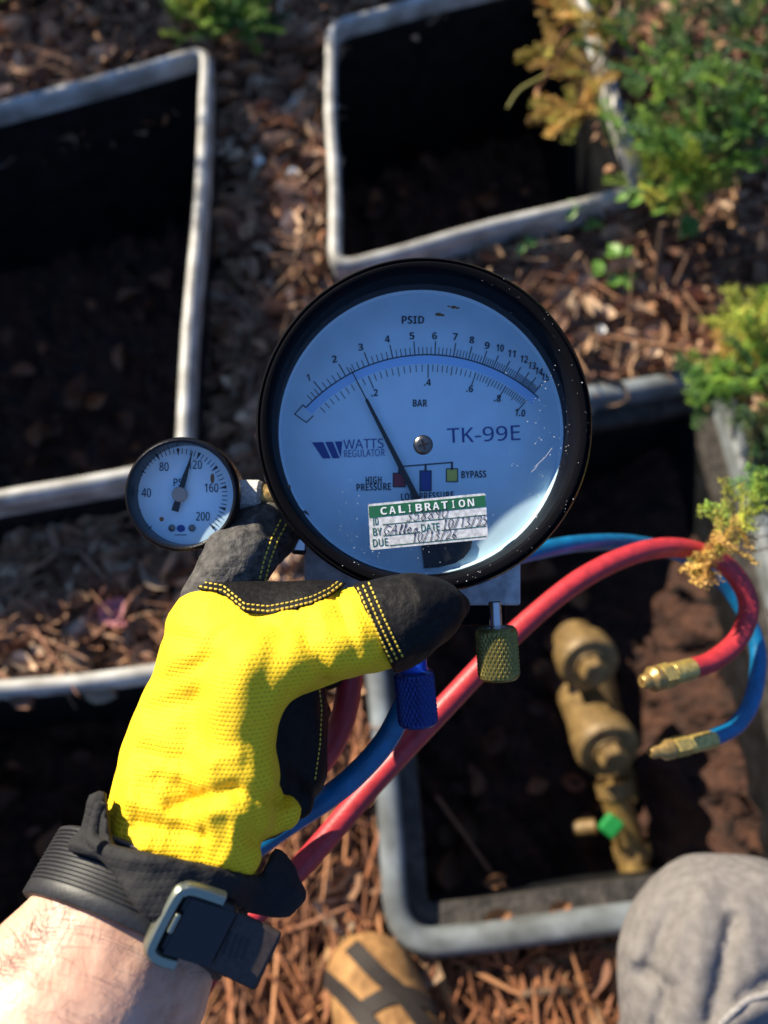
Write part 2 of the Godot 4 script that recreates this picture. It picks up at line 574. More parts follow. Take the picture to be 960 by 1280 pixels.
func axis_steps(lo: float, hi: float, step: float) -> PackedFloat32Array:
	var a := PackedFloat32Array()
	for q in [60.0, 20.0, 6.0, 2.0, 0.6, 0.2]: a.append(lo - q)
	var x := lo
	while x <= hi + 1e-5:
		a.append(x)
		x += step
	for q in [0.2, 0.6, 2.0, 6.0, 20.0, 60.0]: a.append(hi + q)
	return a

func build_ground() -> void:
	var xs := axis_steps(-1.1, 1.1, 0.0125)
	var zs := axis_steps(-1.5, 0.6, 0.0125)
	var mb := MB.new()
	for z in zs:
		for x in xs:
			var y := ground_y(x, z)
			var e := 0.006
			mb.vert(Vector3(x, y, z), Vector3(ground_y(x - e, z) - ground_y(x + e, z), 2 * e, ground_y(x, z - e) - ground_y(x, z + e)).normalized(), Vector2(x, z))
	for j in zs.size() - 1:
		for i in xs.size() - 1:
			if in_box((xs[i] + xs[i + 1]) * 0.5, (zs[j] + zs[j + 1]) * 0.5) >= 0: continue
			var a := j * xs.size() + i
			mb.quad(a, a + 1, a + 1 + xs.size(), a + xs.size())
	ground_node = part("ground", mb, M.soil)
	tag(ground_node, "dark soil under the leaf litter", "", "", "structure")
	for b in box_loops:
		var lo := Vector3(1e9, 0, 1e9)
		var hi := -lo
		for p in b.loop:
			lo = lo.min(p)
			hi = hi.max(p)
		mb = MB.new()
		var nx := 28
		for j in nx + 1:
			for i in nx + 1:
				var x := lerpf(lo.x, hi.x, float(i) / nx)
				var z := lerpf(lo.z, hi.z, float(j) / nx)
				var e := 0.008
				var f := func(px: float, pz: float) -> float: return b.y - b.deep + 0.03 + relief.get_noise_2d(px * 300.0, pz * 300.0) * 0.05 + ground_y(px * 2.0, pz * 2.0) * 0.9 + b.rise * smoothstep(b.mid.x + 0.05, hi.x, px)
				mb.vert(Vector3(x, f.call(x, z), z), Vector3(f.call(x - e, z) - f.call(x + e, z), 2 * e, f.call(x, z - e) - f.call(x, z + e)).normalized())
		for j in nx:
			for i in nx:
				var a := j * (nx + 1) + i
				mb.quad(a, a + 1, a + nx + 2, a + nx + 1)
		tag(part("soil_floor", mb, M.pit_soil), "reddish soil at the bottom of an open valve box", "", "", "structure")

# ------------------------------------------------------------------ litter
func straw_mesh() -> Mesh:
	var mb := MB.new()
	var pts := PackedVector3Array()
	for i in 5:
		var t := i / 4.0
		pts.append(Vector3((t - 0.5), sin(t * PI) * 1.6, sin(t * 4.0) * 1.2))
	tube(mb, pts, [0.5, 0.7, 0.8, 0.65, 0.3], 5)
	return mb.mesh()

func chip_mesh(seed_: int) -> Mesh:
	var r := RandomNumberGenerator.new()
	r.seed = seed_
	var st := SurfaceTool.new()
	st.begin(Mesh.PRIMITIVE_TRIANGLES)
	var ring := []
	var n := 7
	for k in n:
		var a := TAU * k / n
		var q := r.randf_range(0.7, 1.1)
		ring.append(Vector3(cos(a) * 0.5 * q, 0, sin(a) * 0.22 * q))
	st.set_smooth_group(-1)
	for k in n:
		var a: Vector3 = ring[k]
		var b: Vector3 = ring[(k + 1) % n]
		var up := Vector3(0, 0.07, 0)
		for t in [[a + up * r.randf_range(0.9, 1.1), b + up, Vector3(0, 0.11, 0)], [a - up, a + up, b + up], [a - up, b + up, b - up]]:
			for p in t: st.add_vertex(p)
	st.generate_normals()
	return st.commit()

func leaf_mesh(curl: float, wide := 0.32, rows := 6) -> Mesh:
	var mb := MB.new()
	var ids := []
	for i in rows + 1:
		var t := float(i) / rows
		var w := wide * sin(PI * pow(t, 0.8)) + 0.01
		for j in 5:
			var s := (j - 2) / 2.0
			var y := curl * (s * s * w * 1.6 + (t - 0.5) * (t - 0.5) * 0.9) + 0.03 * sin(t * 9.0 + s * 2.0)
			ids.append(mb.vert(Vector3(t - 0.5, y, s * w), Vector3(-curl * (t - 0.5) * 1.8, 1, -curl * s * 2.0).normalized(), Vector2(t, s)))
	for i in rows:
		for j in 4:
			var a := i * 5 + j
			mb.quad(ids[a], ids[a + 1], ids[a + 6], ids[a + 5])
	return mb.mesh()

func scatter(called: String, label: String, mesh: Mesh, spots: Array, m: Material) -> void:
	var mm := MultiMesh.new()
	mm.transform_format = MultiMesh.TRANSFORM_3D
	mm.use_colors = true
	mm.mesh = mesh
	mm.instance_count = spots.size()
	for i in spots.size():
		mm.set_instance_transform(i, spots[i][0])
		mm.set_instance_color(i, spots[i][1])
	var o := MultiMeshInstance3D.new()
	o.multimesh = mm
	o.material_override = m
	_enter(o, called, self)
	tag(o, label, "litter", "", "stuff")

func pick_color(cols: Array, vary := 0.5) -> Color:
	var a: Color = cols[rng.randi() % cols.size()]
	var b: Color = cols[rng.randi() % cols.size()]
	var c := a.lerp(b, rng.randf() * 0.5)
	var k := rng.randf_range(1.0 - vary, 1.0 + vary)
	return Color(c.r * k, c.g * k, c.b * k)

func build_litter() -> void:
	var browns := [Color(0.22, 0.10, 0.05), Color(0.30, 0.17, 0.09), Color(0.16, 0.075, 0.04), Color(0.36, 0.24, 0.15), Color(0.26, 0.12, 0.07)]
	var tans := [Color(0.56, 0.38, 0.24), Color(0.44, 0.27, 0.15), Color(0.36, 0.19, 0.10), Color(0.62, 0.46, 0.32)]
	var reds := [Color(0.30, 0.12, 0.05), Color(0.24, 0.095, 0.04), Color(0.38, 0.18, 0.08), Color(0.19, 0.08, 0.04)]
	var straw := []
	var leaves := [[], [], []]
	var chips := [[], []]
	for i in 36000:
		var x := rng.randf_range(-1.0, 1.0)
		var z := rng.randf_range(-1.75, 0.30)
		if in_box(x, z) >= 0: continue
		var y := ground_y(x, z)
		var yaw := rng.randf() * TAU
		var strawy := smoothstep(-0.32, -0.12, z) * (1.0 if x > -0.25 else 0.0)
		var roll := rng.randf()
		if roll < 0.30 + 0.62 * strawy:
			var L := rng.randf_range(0.035, 0.11)
			if strawy > 0.5 and rng.randf() < 0.6: yaw = PI / 2 + rng.randfn(0.0, 0.45)
			var thick := rng.randf_range(0.7, 2.0) * 0.0011
			var reach := Vector2(cos(yaw), -sin(yaw)) * L * 0.6
			if in_box(x + reach.x, z + reach.y) >= 0 or in_box(x - reach.x, z - reach.y) >= 0: continue
			var b := Basis.from_euler(Vector3(rng.randfn(0, 0.25), yaw, rng.randfn(0, 0.22))).scaled_local(Vector3(L, thick, thick))
			straw.append([Transform3D(b, Vector3(x, y + rng.randf_range(0.003, 0.026), z)), pick_color(reds if strawy > 0.5 else browns)])
		elif roll < 0.68:
			var L := rng.randf_range(0.018, 0.045)
			var b := Basis.from_euler(Vector3(rng.randfn(0, 0.4), yaw, rng.randfn(0, 0.4))).scaled_local(Vector3(L, L, L * rng.randf_range(0.6, 1.2)))
			chips[i % 2].append([Transform3D(b, Vector3(x, y + rng.randf_range(0.002, 0.018), z)), pick_color(tans if z > -0.35 and x < -0.1 else browns, 0.5)])
		else:
			var L := rng.randf_range(0.025, 0.065)
			var b := Basis.from_euler(Vector3(rng.randfn(0, 0.45), yaw, rng.randfn(0, 0.45))).scaled_local(Vector3(L, L, L))
			leaves[i % 3].append([Transform3D(b, Vector3(x, y + rng.randf_range(0.004, 0.024), z)), pick_color(tans if rng.randf() < 0.4 else browns)])
	scatter("pine_straw", "brown pine straw lying between the boxes", straw_mesh(), straw, M.litter)
	scatter("bark_mulch", "small brown bark chips over the soil", chip_mesh(3), chips[0], M.litter)
	scatter("bark_mulch", "tan bark chips over the soil", chip_mesh(8), chips[1], M.litter)
	# the leaves that show largest are pieces of their own, lying on the ground
	var shapes := [leaf_mesh(0.5), leaf_mesh(-0.9, 0.26), leaf_mesh(1.1, 0.22)]
	var kinds := []
	for c in browns + tans:
		var m := tri_mat(Color(c.r * 0.9, c.g * 0.86, c.b * 0.82), 0.8, M.dead_leaf.albedo_texture, 15.0)
		kinds.append(m)
	var shown := []
	for k in 3:
		for i in leaves[k].size():
			var q: Vector3 = cam_xf.affine_inverse() * (leaves[k][i][0] as Transform3D).origin
			var px := Vector2(480.0 + q.x / -q.z * FOCAL, 640.0 - q.y / -q.z * FOCAL)
			if px.x > -5.0 and px.x < 965.0 and px.y > -5.0 and px.y < 1285.0: shown.append([(leaves[k][i][0] as Transform3D).basis.x.length() / -q.z, k, i])
	shown.sort_custom(func(a, b): return a[0] > b[0])
	var taken := [{}, {}, {}]
	for n in mini(300, shown.size()):
		var k: int = shown[n][1]
		var i: int = shown[n][2]
		taken[k][i] = true
		put("leaf", shapes[k], kinds[rng.randi() % kinds.size()], ground_node, leaves[k][i][0])
	for k in 3:
		var rest := []
		for i in leaves[k].size():
			if not taken[k].has(i): rest.append(leaves[k][i])
		leaves[k] = rest
	scatter("leaf_litter", "dry brown leaves over the soil", leaf_mesh(0.5), leaves[0], M.litter)
	scatter("leaf_litter", "dry curled leaves over the soil", leaf_mesh(-0.9, 0.26), leaves[1], M.litter)
	scatter("leaf_litter", "dry narrow leaves over the soil", leaf_mesh(1.1, 0.22), leaves[2], M.litter)
	var inside := []
	for b in box_loops:
		for i in 40:
			var p: Vector3 = b.loop[rng.randi() % b.loop.size()].lerp(b.mid, rng.randf_range(0.12, 1.0))
			var L := rng.randf_range(0.02, 0.06)
			inside.append([Transform3D(Basis.from_euler(Vector3(rng.randfn(0, 0.4), rng.randf() * TAU, rng.randfn(0, 0.4))).scaled_local(Vector3.ONE * L), Vector3(p.x, b.y - b.deep + 0.06, p.z)), pick_color(reds).darkened(0.5)])  # leaf colours darkened, so the shade of the pits is in them
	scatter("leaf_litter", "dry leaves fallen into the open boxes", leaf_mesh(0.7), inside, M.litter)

# ------------------------------------------------------------------ plants
func spray_mesh() -> Mesh:
	var mb := MB.new()
	var r := RandomNumberGenerator.new()
	r.seed = 77
	var twigs := []
	for i in 11:
		var t := i / 10.0
		var at := Vector3(t, 0.06 * sin(t * 3.0), 0)
		for s in [-1.0, 1.0]:
			var dir := Vector3(r.randf_range(0.5, 0.8), r.randf_range(0.1, 0.5), s * r.randf_range(0.55, 0.9)).normalized()
			twigs.append([at, dir, (0.42 - 0.26 * t) * r.randf_range(0.8, 1.1)])
	twigs.append([Vector3(0.0, 0, 0), Vector3(1, 0.1, 0).normalized(), 1.15])
	for tw in twigs:
		var o: Vector3 = tw[0]
		var d: Vector3 = tw[1]
		var L: float = tw[2]
		var count := int(L * 26.0) + 3
		for k in count:
			var p := o + d * (L * (k + 0.5) / count)
			var a := r.randf() * TAU
			var side := d.cross(Vector3.UP).normalized().rotated(d, a)
			var dd := (d * 0.75 + side * 0.75).normalized()
			var w := dd.cross(side).normalized() * 0.022
			var ln := r.randf_range(0.07, 0.11)
			var nn := dd.cross(w).normalized()
			if nn.y < 0: nn = -nn
			var q := [mb.vert(p, nn), mb.vert(p + dd * ln * 0.45 + w, nn), mb.vert(p + dd * ln, nn), mb.vert(p + dd * ln * 0.45 - w, nn)]
			mb.quad(q[0], q[1], q[2], q[3])
	return mb.mesh()

var spray: Mesh
func juniper(label: String, base: Vector3, clumps: Array, count: int, cols: Array, size: float, lean := Vector3.ZERO) -> Node3D:
	var t := thing("juniper_shrub", label, "shrub", Transform3D(Basis(), base), "juniper shrubs round the boxes")
	var mm := MultiMesh.new()
	mm.transform_format = MultiMesh.TRANSFORM_3D
	mm.use_colors = true
	mm.mesh = spray
	var list := []
	for i in count:
		var c: Array = clumps[rng.randi() % clumps.size()]
		var v := Vector3(rng.randfn(0, 0.5), absf(rng.randfn(0, 0.55)), rng.randfn(0, 0.5)).limit_length(1.15)
		var at: Vector3 = c[0] - base + v * (c[1] as Vector3)
		var out := (v * Vector3(1, 0.8, 1) + Vector3(rng.randfn(0, 0.35), 0.25 + rng.randfn(0, 0.2), rng.randfn(0, 0.35)) + lean).normalized()
		var L := size * rng.randf_range(0.6, 1.25)
		var z := out.cross(Vector3.UP).normalized()
		var b := Basis(out, z.cross(out), z).rotated(out, rng.randfn(0, 0.5)).scaled(Vector3.ONE * L)
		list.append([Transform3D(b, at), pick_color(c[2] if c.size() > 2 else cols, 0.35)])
	mm.instance_count = list.size()
	for i in list.size():
		mm.set_instance_transform(i, list[i][0])
		mm.set_instance_color(i, list[i][1])
	var o := MultiMeshInstance3D.new()
	o.multimesh = mm
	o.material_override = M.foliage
	_enter(o, "foliage", t)
	tag(o, "", "", "", "stuff")
	for c in clumps:
		var mb := MB.new()
		var e: Vector3 = c[0] - base
		var br := []
		for q in [0.007, 0.006, 0.006, 0.005, 0.005, 0.004, 0.004, 0.003, 0.003, 0.0025, 0.002]: br.append(q * minf(1.0, size / 0.05) * (1.0 if size > 0.025 else 0.6))
		tube(mb, spline([Vector3(0, -0.02, 0), e * 0.5 + Vector3(0.02, 0.03, 0.01), e * 0.9, e], 5), br, 6)
		part("branch", mb, M.bark, t)
	return t

func weed(label: String, base: Vector3, tips: Array, leaf_len: float, m: Material) -> void:
	var t := thing("leafy_weed", label, "weed", Transform3D(Basis(), base), "small leafy weeds by the boxes")
	for tip in tips:
		var e: Vector3 = tip - base
		var mb := MB.new()
		tube(mb, spline([Vector3(0, -0.01, 0), e * 0.5 + Vector3(0.004, 0.01, 0.004), e], 5), [0.0016], 5)
		part("stem", mb, M.bark, t)
		for k in 4:
			var yaw := rng.randf() * TAU
			var b := Basis.from_euler(Vector3(rng.randfn(0, 0.3), yaw, rng.randf_range(-0.5, 0.1))).scaled_local(Vector3.ONE * leaf_len * rng.randf_range(0.7, 1.1))
			put("leaf", leaf_mesh(0.35, 0.3), m, t, Transform3D(b, e + b.x * 0.5))

# ------------------------------------------------------------------ lettering
var font_bold: SystemFont
var font_plain: SystemFont
func letters(parent: Node, text: String, at: Vector3, cap: float, m: Material, turn := 0.0, bold := true, wide := 0.0) -> MeshInstance3D:
	var tm := TextMesh.new()
	tm.text = text
	tm.font = font_bold if bold else font_plain
	tm.font_size = 40
	tm.pixel_size = cap / (40.0 * 0.714)
	tm.depth = 0.00008
	tm.curve_step = 1.0
	var squeeze := 1.0 if wide <= 0.0 else wide / tm.get_aabb().size.x
	var b := Basis(Vector3(0, 0, 1), turn) * Basis(Vector3(squeeze, 0, 0), Vector3(0, 1, 0), Vector3(0, 0, 1))
	return put("lettering", tm, m, parent, Transform3D(b, at))

const GLYPHS := {
	"0": [[[0.5, 1], [0.15, 0.8], [0.1, 0.3], [0.4, 0], [0.75, 0.2], [0.8, 0.75], [0.5, 1]]],
	"1": [[[0.35, 0.8], [0.55, 1], [0.45, 0]]],
	"2": [[[0.1, 0.75], [0.4, 1], [0.75, 0.8], [0.6, 0.45], [0.05, 0.02], [0.8, 0.08]]],
	"3": [[[0.1, 0.9], [0.5, 1], [0.7, 0.75], [0.35, 0.55], [0.72, 0.35], [0.5, 0.02], [0.08, 0.1]]],
	"5": [[[0.8, 1], [0.25, 0.95], [0.2, 0.55], [0.6, 0.6], [0.7, 0.25], [0.4, 0], [0.05, 0.12]]],
	"6": [[[0.7, 1], [0.25, 0.6], [0.15, 0.2], [0.45, 0], [0.7, 0.25], [0.45, 0.48], [0.18, 0.3]]],
	"8": [[[0.45, 0.52], [0.15, 0.8], [0.5, 1], [0.75, 0.8], [0.45, 0.52], [0.1, 0.2], [0.45, 0], [0.75, 0.22], [0.45, 0.52]]],
	"9": [[[0.7, 0.8], [0.4, 1], [0.15, 0.7], [0.45, 0.5], [0.7, 0.8], [0.6, 0]]],
	"/": [[[0.75, 1.15], [0.1, -0.15]]],
	"G": [[[0.8, 0.85], [0.45, 1], [0.1, 0.5], [0.4, 0], [0.75, 0.2], [0.75, 0.45], [0.45, 0.45]]],
	"A": [[[0.0, 0], [0.5, 1], [0.75, 0]], [[0.15, 0.4], [0.75, 0.42]]],
	"l": [[[0.2, 0.1], [0.5, 0.9], [0.35, 1], [0.25, 0], [0.5, 0.1]]],
	"e": [[[0.15, 0.3], [0.6, 0.4], [0.4, 0.6], [0.12, 0.25], [0.4, 0], [0.7, 0.15]]],
	"n": [[[0.1, 0], [0.2, 0.5], [0.25, 0.3], [0.5, 0.5], [0.5, 0], [1.0, 0.05]]],
}
func handwriting(mb: MB, text: String, at: Transform3D, h: float, w: float) -> void:
	var x := 0.0
	for ch in text:
		if GLYPHS.has(ch):
			for s in GLYPHS[ch]:
				var pts := []
				for q in s: pts.append(at * Vector3(x + (q[0] + q[1] * 0.28 + rng.randfn(0, 0.03)) * w, (q[1] + rng.randfn(0, 0.03)) * h, 0))
				stroke(mb, pts, 0.0003, at.basis.z)
		x += w * (0.95 if ch != "l" else 0.55)

# ------------------------------------------------------------------ the test kit
var kit: Transform3D
func K(px: float, py: float, depth: float) -> Vector3:   # a point of the kit, in its own axes
	return kit.affine_inverse() * spot(px, py, depth)

func on_plane(px: float, py: float, z: float) -> Vector3:   # where the sight line meets a plane of the kit that is parallel to its dial
	var inv := kit.affine_inverse()
	var o := inv * cam_xf.origin
	var d := inv.basis * ray(px, py)
	return o + d * ((z - o.z) / d.z)

func knurled(mb: MB, xf: Transform3D, r: float, z0: float, z1: float) -> void:
	lathe(mb, xf, [Vector2(0.0005, z0), Vector2(r * 0.86, z0), Vector2(r * 0.97, z0 + r * 0.12), Vector2(r * 0.97, z1 - r * 0.12), Vector2(r * 0.86, z1), Vector2(0.0005, z1)], 40)
	var rows := 11
	var cols := 30
	for i in rows:
		for k in cols:
			var a := TAU * (k + (0.5 if i % 2 else 0.0)) / cols
			var z := lerpf(z0 + r * 0.2, z1 - r * 0.2, (i + 0.5) / rows)
			var dz := (z1 - z0 - r * 0.4) / rows
			var da := TAU / cols * 0.5
			var P := func(aa: float, zz: float, rr: float) -> Vector3: return xf * Vector3(cos(aa) * rr, sin(aa) * rr, zz)
			var c: Vector3 = P.call(a, z, r * 1.03)
			var q := [P.call(a - da, z, r * 0.965), P.call(a, z + dz, r * 0.965), P.call(a + da, z, r * 0.965), P.call(a, z - dz, r * 0.965)]
			for j in 4:
				var p0: Vector3 = q[j]
				var p1: Vector3 = q[(j + 1) % 4]
				var nn := (p1 - p0).cross(c - p0).normalized()
				if nn.dot(c - xf.origin) < 0 and nn.dot(xf.basis.x * cos(a) + xf.basis.y * sin(a)) < 0: nn = -nn
				mb.tri(mb.vert(p0, nn), mb.vert(p1, nn), mb.vert(c, nn))

func build_kit() -> void:
	kit = Transform3D(cam_xf.basis, spot(530.5, 531, 0.29))
	var g := thing("differential_pressure_gauge", "round black differential pressure gauge with white dial held up by the gloved hand", "pressure gauge", kit)
	var I := Transform3D()
	var mb := MB.new()
	lathe(mb, I, [Vector2(0.002, -0.058), Vector2(0.050, -0.058), Vector2(0.0575, -0.052), Vector2(0.0598, -0.046), Vector2(0.0598, -0.013), Vector2(0.0612, -0.0115), Vector2(0.0632, -0.010), Vector2(0.0638, -0.0085), Vector2(0.0638, -0.0040), Vector2(0.0635, -0.0022), Vector2(0.0627, -0.0010)], 128)
	part("bezel", mb, M.bezel, g)
	mb = MB.new()
	lathe(mb, I, [Vector2(0.0627, -0.0010), Vector2(0.0620, -0.0016), Vector2(0.0616, -0.0012), Vector2(0.0610, -0.0001), Vector2(0.0600, 0.0), Vector2(0.0586, -0.0006), Vector2(0.0579, -0.0034), Vector2(0.0580, -0.0055), Vector2(0.0584, -0.0305)], 128)
	part("bezel_ring", mb, M.black_paint, g)
	# dial and its printing
	var DD := 0.3195                                       # how far the dial's face lies from the eye
	mb = MB.new()
	var dial_c := Vector3(0, 0, -0.0295)
	disc(mb, Transform3D(Basis(), dial_c), 0.0586, 128)
	lathe(mb, I, [Vector2(0.0585, -0.0270), Vector2(0.0581, -0.0272), Vector2(0.0574, -0.0293)], 128)
	var dial := part("dial", mb, M.dial, g)
	var ink := 0.00025
	var D := func(px: float, py: float) -> Vector3: return on_plane(px, py, -0.0295 + ink)
	var u := DD / FOCAL                                    # one picture unit on the dial
	var pv: Vector3 = D.call(534, 650)
	var R := 206.5 * u
	var ang := func(px: float, py: float) -> float:       # angle from straight up, clockwise, seen from the pivot
		var q: Vector3 = D.call(px, py) - pv
		return atan2(q.x, q.y)
	var on := func(a: float, r: float) -> Vector3: return pv + Vector3(sin(a) * r, cos(a) * r, 0)
	var nums := [[386, 472], [418, 449], [451, 434], [484, 424], [515, 420], [543, 420], [569, 421], [590, 425], [609, 432], [625, 435], [640, 442], [655, 449], [665, 457], [673.5, 464], [681.5, 471.5]]
	var angs := []
	for i in nums.size():
		var a: float = ang.call(nums[i][0], nums[i][1])
		angs.append(a)
		letters(dial, str(i + 1), D.call(nums[i][0], nums[i][1]), (7.8 if i < 9 else 7.2) * u, M.ink, -a * 0.3, true, (6.2 if i > 0 else 3.2) * u if i < 9 else 9.6 * u)
	var marks := MB.new()
	var a0: float = ang.call(383, 509)
	var a1: float = ang.call(675, 494)
	var arc := []
	for i in 61: arc.append(on.call(lerpf(a0, a1, i / 60.0), R))
	stroke(marks, arc, 1.5 * u)
	var prev := a0
	for i in angs.size():
		var a: float = angs[i] + 0.008
		var div := 5
		for k in div:
			var q := lerpf(prev, a, (k + 1.0) / div)
			if q < a0 + 0.04: continue
			var L := 17.0 if k == div - 1 else 9.5
			stroke(marks, [on.call(q, R), on.call(q, R + L * u)], (1.25 if L > 15 else 0.9) * u)
		prev = a
	var bars := [[468, 491, ".2"], [534, 478, ".4"], [587, 486, ".6"], [622, 498, ".8"], [650, 516, "1.0"]]
	var last := a0 + 0.02
	for b in bars:
		var a: float = ang.call(b[0], b[1]) - (0.022 if b[2] == "1.0" else -0.006)
		letters(dial, b[2], D.call(b[0], b[1]), 8.4 * u, M.ink, -a * 0.2, true, (8.5 if b[2] != "1.0" else 13.0) * u)
		for k in 10:
			var q := lerpf(last, a, (k + 1.0) / 10.0)
			var L := 16.5 if k == 9 else (8.5 if k != 4 else 11.0)
			stroke(marks, [on.call(q, R - 12.5 * u), on.call(q, R - (12.5 + L) * u)], (1.2 if L > 15 else 0.85) * u)
		last = a
	stroke(marks, [D.call(382, 509.5), D.call(379, 506), D.call(368.5, 517.6), D.call(383, 528), D.call(391.5, 520)], 1.3 * u)
	stroke(marks, [D.call(503, 583), D.call(565, 578)], 1.6 * u)
	for q in [[499, 583, 592], [532, 581, 589], [565, 578, 587]]: stroke(marks, [D.call(q[0], q[1]), D.call(q[0], q[2])], 2.6 * u)
	var sm := part("scale_marks", marks, M.ink, dial)
	tag(sm, "", "", "", "stuff")
	mb = MB.new()
	var strip_in := []
	var strip_out := []
	for i in 61:
		var a := lerpf(a0 - 0.01, a1, i / 60.0)
		strip_in.append(on.call(a, R - 11 * u) - Vector3(0, 0, ink * 0.5))
		strip_out.append(on.call(a, R - 0.5 * u) - Vector3(0, 0, ink * 0.5))
	for i in 60: mb.flat_quad(strip_in[i], strip_out[i], strip_out[i + 1], strip_in[i + 1], Vector3(0, 0, 1))
	part("scale_band", mb, M.band, dial)
	letters(dial, "PSID", D.call(516, 400), 9.4 * u, M.ink, 0.0, true, 28 * u)
	letters(dial, "BAR", D.call(524.5, 504), 7.6 * u, M.ink, 0.0, true, 18 * u)
	letters(dial, "TK-99E", D.call(605, 543), 18 * u, M.blue_ink, 0.045, false, 91 * u)
	letters(dial, "WATTS", D.call(454.5, 555), 11.5 * u, M.blue_ink, 0.035, false, 50 * u)
	letters(dial, "REGULATOR", D.call(455, 566.5), 5.8 * u, M.blue_ink, 0.035, false, 51 * u)
	letters(dial, "HIGH", D.call(467, 600.2), 4.5 * u, M.ink, 0.03, true, 20 * u)
	letters(dial, "PRESSURE", D.call(467, 608.8), 4.5 * u, M.ink, 0.03, true, 43 * u)
	letters(dial, "BYPASS", D.call(592, 593), 5.4 * u, M.ink, 0.03, true, 31 * u)
	letters(dial, "LOW PRESSURE", D.call(534, 620), 6.0 * u, M.ink, 0.04, true, 66 * u)
	mb = MB.new()
	for q in [[[390, 553], [404, 552.5], [413.5, 573], [403.5, 573]], [[406.5, 552.5], [416, 552], [424.5, 572.5], [415.8, 573]], [[418.5, 552], [428, 551.5], [426, 572]]]:
		polygon(mb, q.map(func(p): return D.call(p[0], p[1])))
	part("logo", mb, M.blue_ink, dial)
	for q in [[499, 600, 15, 17, "red_ink"], [532, 601, 14, 25, "blue_ink"], [565, 594, 14, 16, "yellow_ink"]]:
		var c: Vector3 = D.call(q[0], q[1])
		var w := Vector3(q[2] * 0.5 * u, 0, 0)
		var h := Vector3(0, q[3] * 0.5 * u, 0)
		mb = MB.new()
		mb.flat_quad(c - w - h, c + w - h, c + w + h, c - w + h, Vector3(0, 0, 1))
		part("colour_patch", mb, M[q[4]], dial)
		mb = MB.new()
		var z := Vector3(0, 0, 0.00006)
		stroke(mb, [c - w - h + z, c + w - h + z, c + w + h + z, c - w + h + z, c - w - h + z], 1.3 * u)
		part("patch_outline", mb, M.ink, dial)
	# needle, its pivot block, glass, screw
	var up1 := Vector3(0, 0, 0.0022)
	mb = MB.new()
	var tipp: Vector3 = D.call(438, 461)
	var tail: Vector3 = D.call(560, 700)
	var dirn := (tail - tipp).normalized()
	var sd := dirn.cross(Vector3(0, 0, 1))
	var knots := [[0.0, 0.5], [0.16, 0.8], [0.17, 2.0], [0.55, 3.4], [1.0, 4.6]]
	for lay in [0.0, 0.0006]:
		var zz := up1 + Vector3(0, 0, lay)
		for i in knots.size() - 1:
			var pa := tipp.lerp(tail, knots[i][0]) + zz
			var pb := tipp.lerp(tail, knots[i + 1][0]) + zz
			mb.flat_quad(pa - sd * knots[i][1] * u, pb - sd * knots[i + 1][1] * u, pb + sd * knots[i + 1][1] * u, pa + sd * knots[i][1] * u, Vector3(0, 0, 1 if lay > 0 else -1))
			for s in [-1.0, 1.0]:
				if lay == 0.0: mb.flat_quad(pa + sd * s * knots[i][1] * u, pb + sd * s * knots[i + 1][1] * u, pb + sd * s * knots[i + 1][1] * u + Vector3(0, 0, 0.0006), pa + sd * s * knots[i][1] * u + Vector3(0, 0, 0.0006), sd * s)
	part("needle", mb, M.needle, g)
	mb = MB.new()
	var ring := []
	for q in [[526, 677], [590, 675], [588, 686], [580, 697], [568, 704], [548, 709], [530, 710]]: ring.append(D.call(q[0], q[1]) + Vector3(0, 0, 0.001))
	polygon(mb, ring)
	for i in ring.size():
		var a: Vector3 = ring[i]
		var b: Vector3 = ring[(i + 1) % ring.size()]
		mb.flat_quad(a, b, b - Vector3(0, 0, 0.0012), a - Vector3(0, 0, 0.0012), (b - a).cross(Vector3(0, 0, -1)).normalized())
	part("pivot_cover", mb, M.needle, g)
	mb = MB.new()
	disc(mb, Transform3D(Basis(), Vector3(0, 0, -0.0100)), 0.0582, 96)
	part("lens", mb, M.glass, g)
	mb = MB.new()
	var sc := Transform3D(Basis(), on_plane(529, 556, -0.0100))
	lathe(mb, sc, [Vector2(0.0038, -0.0022), Vector2(0.0038, 0.0002), Vector2(0.0034, 0.0009), Vector2(0.002, 0.0014), Vector2(0.0001, 0.0015)], 32)
	var screw := part("screw", mb, M.dark_steel, g)
	mb = MB.new()
	for a in [0.3, 0.3 + PI / 2]:
		rbox(mb, sc * Transform3D(Basis(Vector3(0, 0, 1), a), Vector3(0, 0, 0.00135)), Vector3(0.0042, 0.0009, 0.0006), 0.0001)
	part("cross_slot", mb, M.needle, screw)
	# calibration sticker, stuck on the glass
	var SD := 0.2996
	var so := on_plane(460, 632, -0.0096)
	var sx := on_plane(607, 618, -0.0096) - so
	var sy := on_plane(463, 686, -0.0096) - so
	var S := func(a: float, b: float, z := 0.0) -> Vector3: return so + sx * a + sy * b + Vector3(0, 0, z)
	mb = MB.new()
	var rr := 0.02
	var corners := []
	for c in [[rr, rr, PI], [1 - rr, rr, -PI / 2], [1 - rr, 1 - rr, 0.0], [rr, 1 - rr, PI / 2]]:
		for k in 5:
			var a: float = c[2] + PI / 2 * k / 4.0
			corners.append(S.call(c[0] + cos(a) * rr, c[1] + sin(a) * rr * 2.6))
	polygon(mb, corners)
	for i in corners.size():
		var a: Vector3 = corners[i]
		var b: Vector3 = corners[(i + 1) % corners.size()]
		mb.flat_quad(a, b, b - Vector3(0, 0, 0.0002), a - Vector3(0, 0, 0.0002), (b - a).cross(Vector3(0, 0, 1)).normalized())
	var st := part("calibration_sticker", mb, M.sticker, g)
	mb = MB.new()
	mb.flat_quad(S.call(0.004, 0.02, 0.0001), S.call(0.996, 0.02, 0.0001), S.call(0.996, 0.285, 0.0001), S.call(0.004, 0.285, 0.0001), Vector3(0, 0, 1))
	part("header_band", mb, M.green_ink, st)
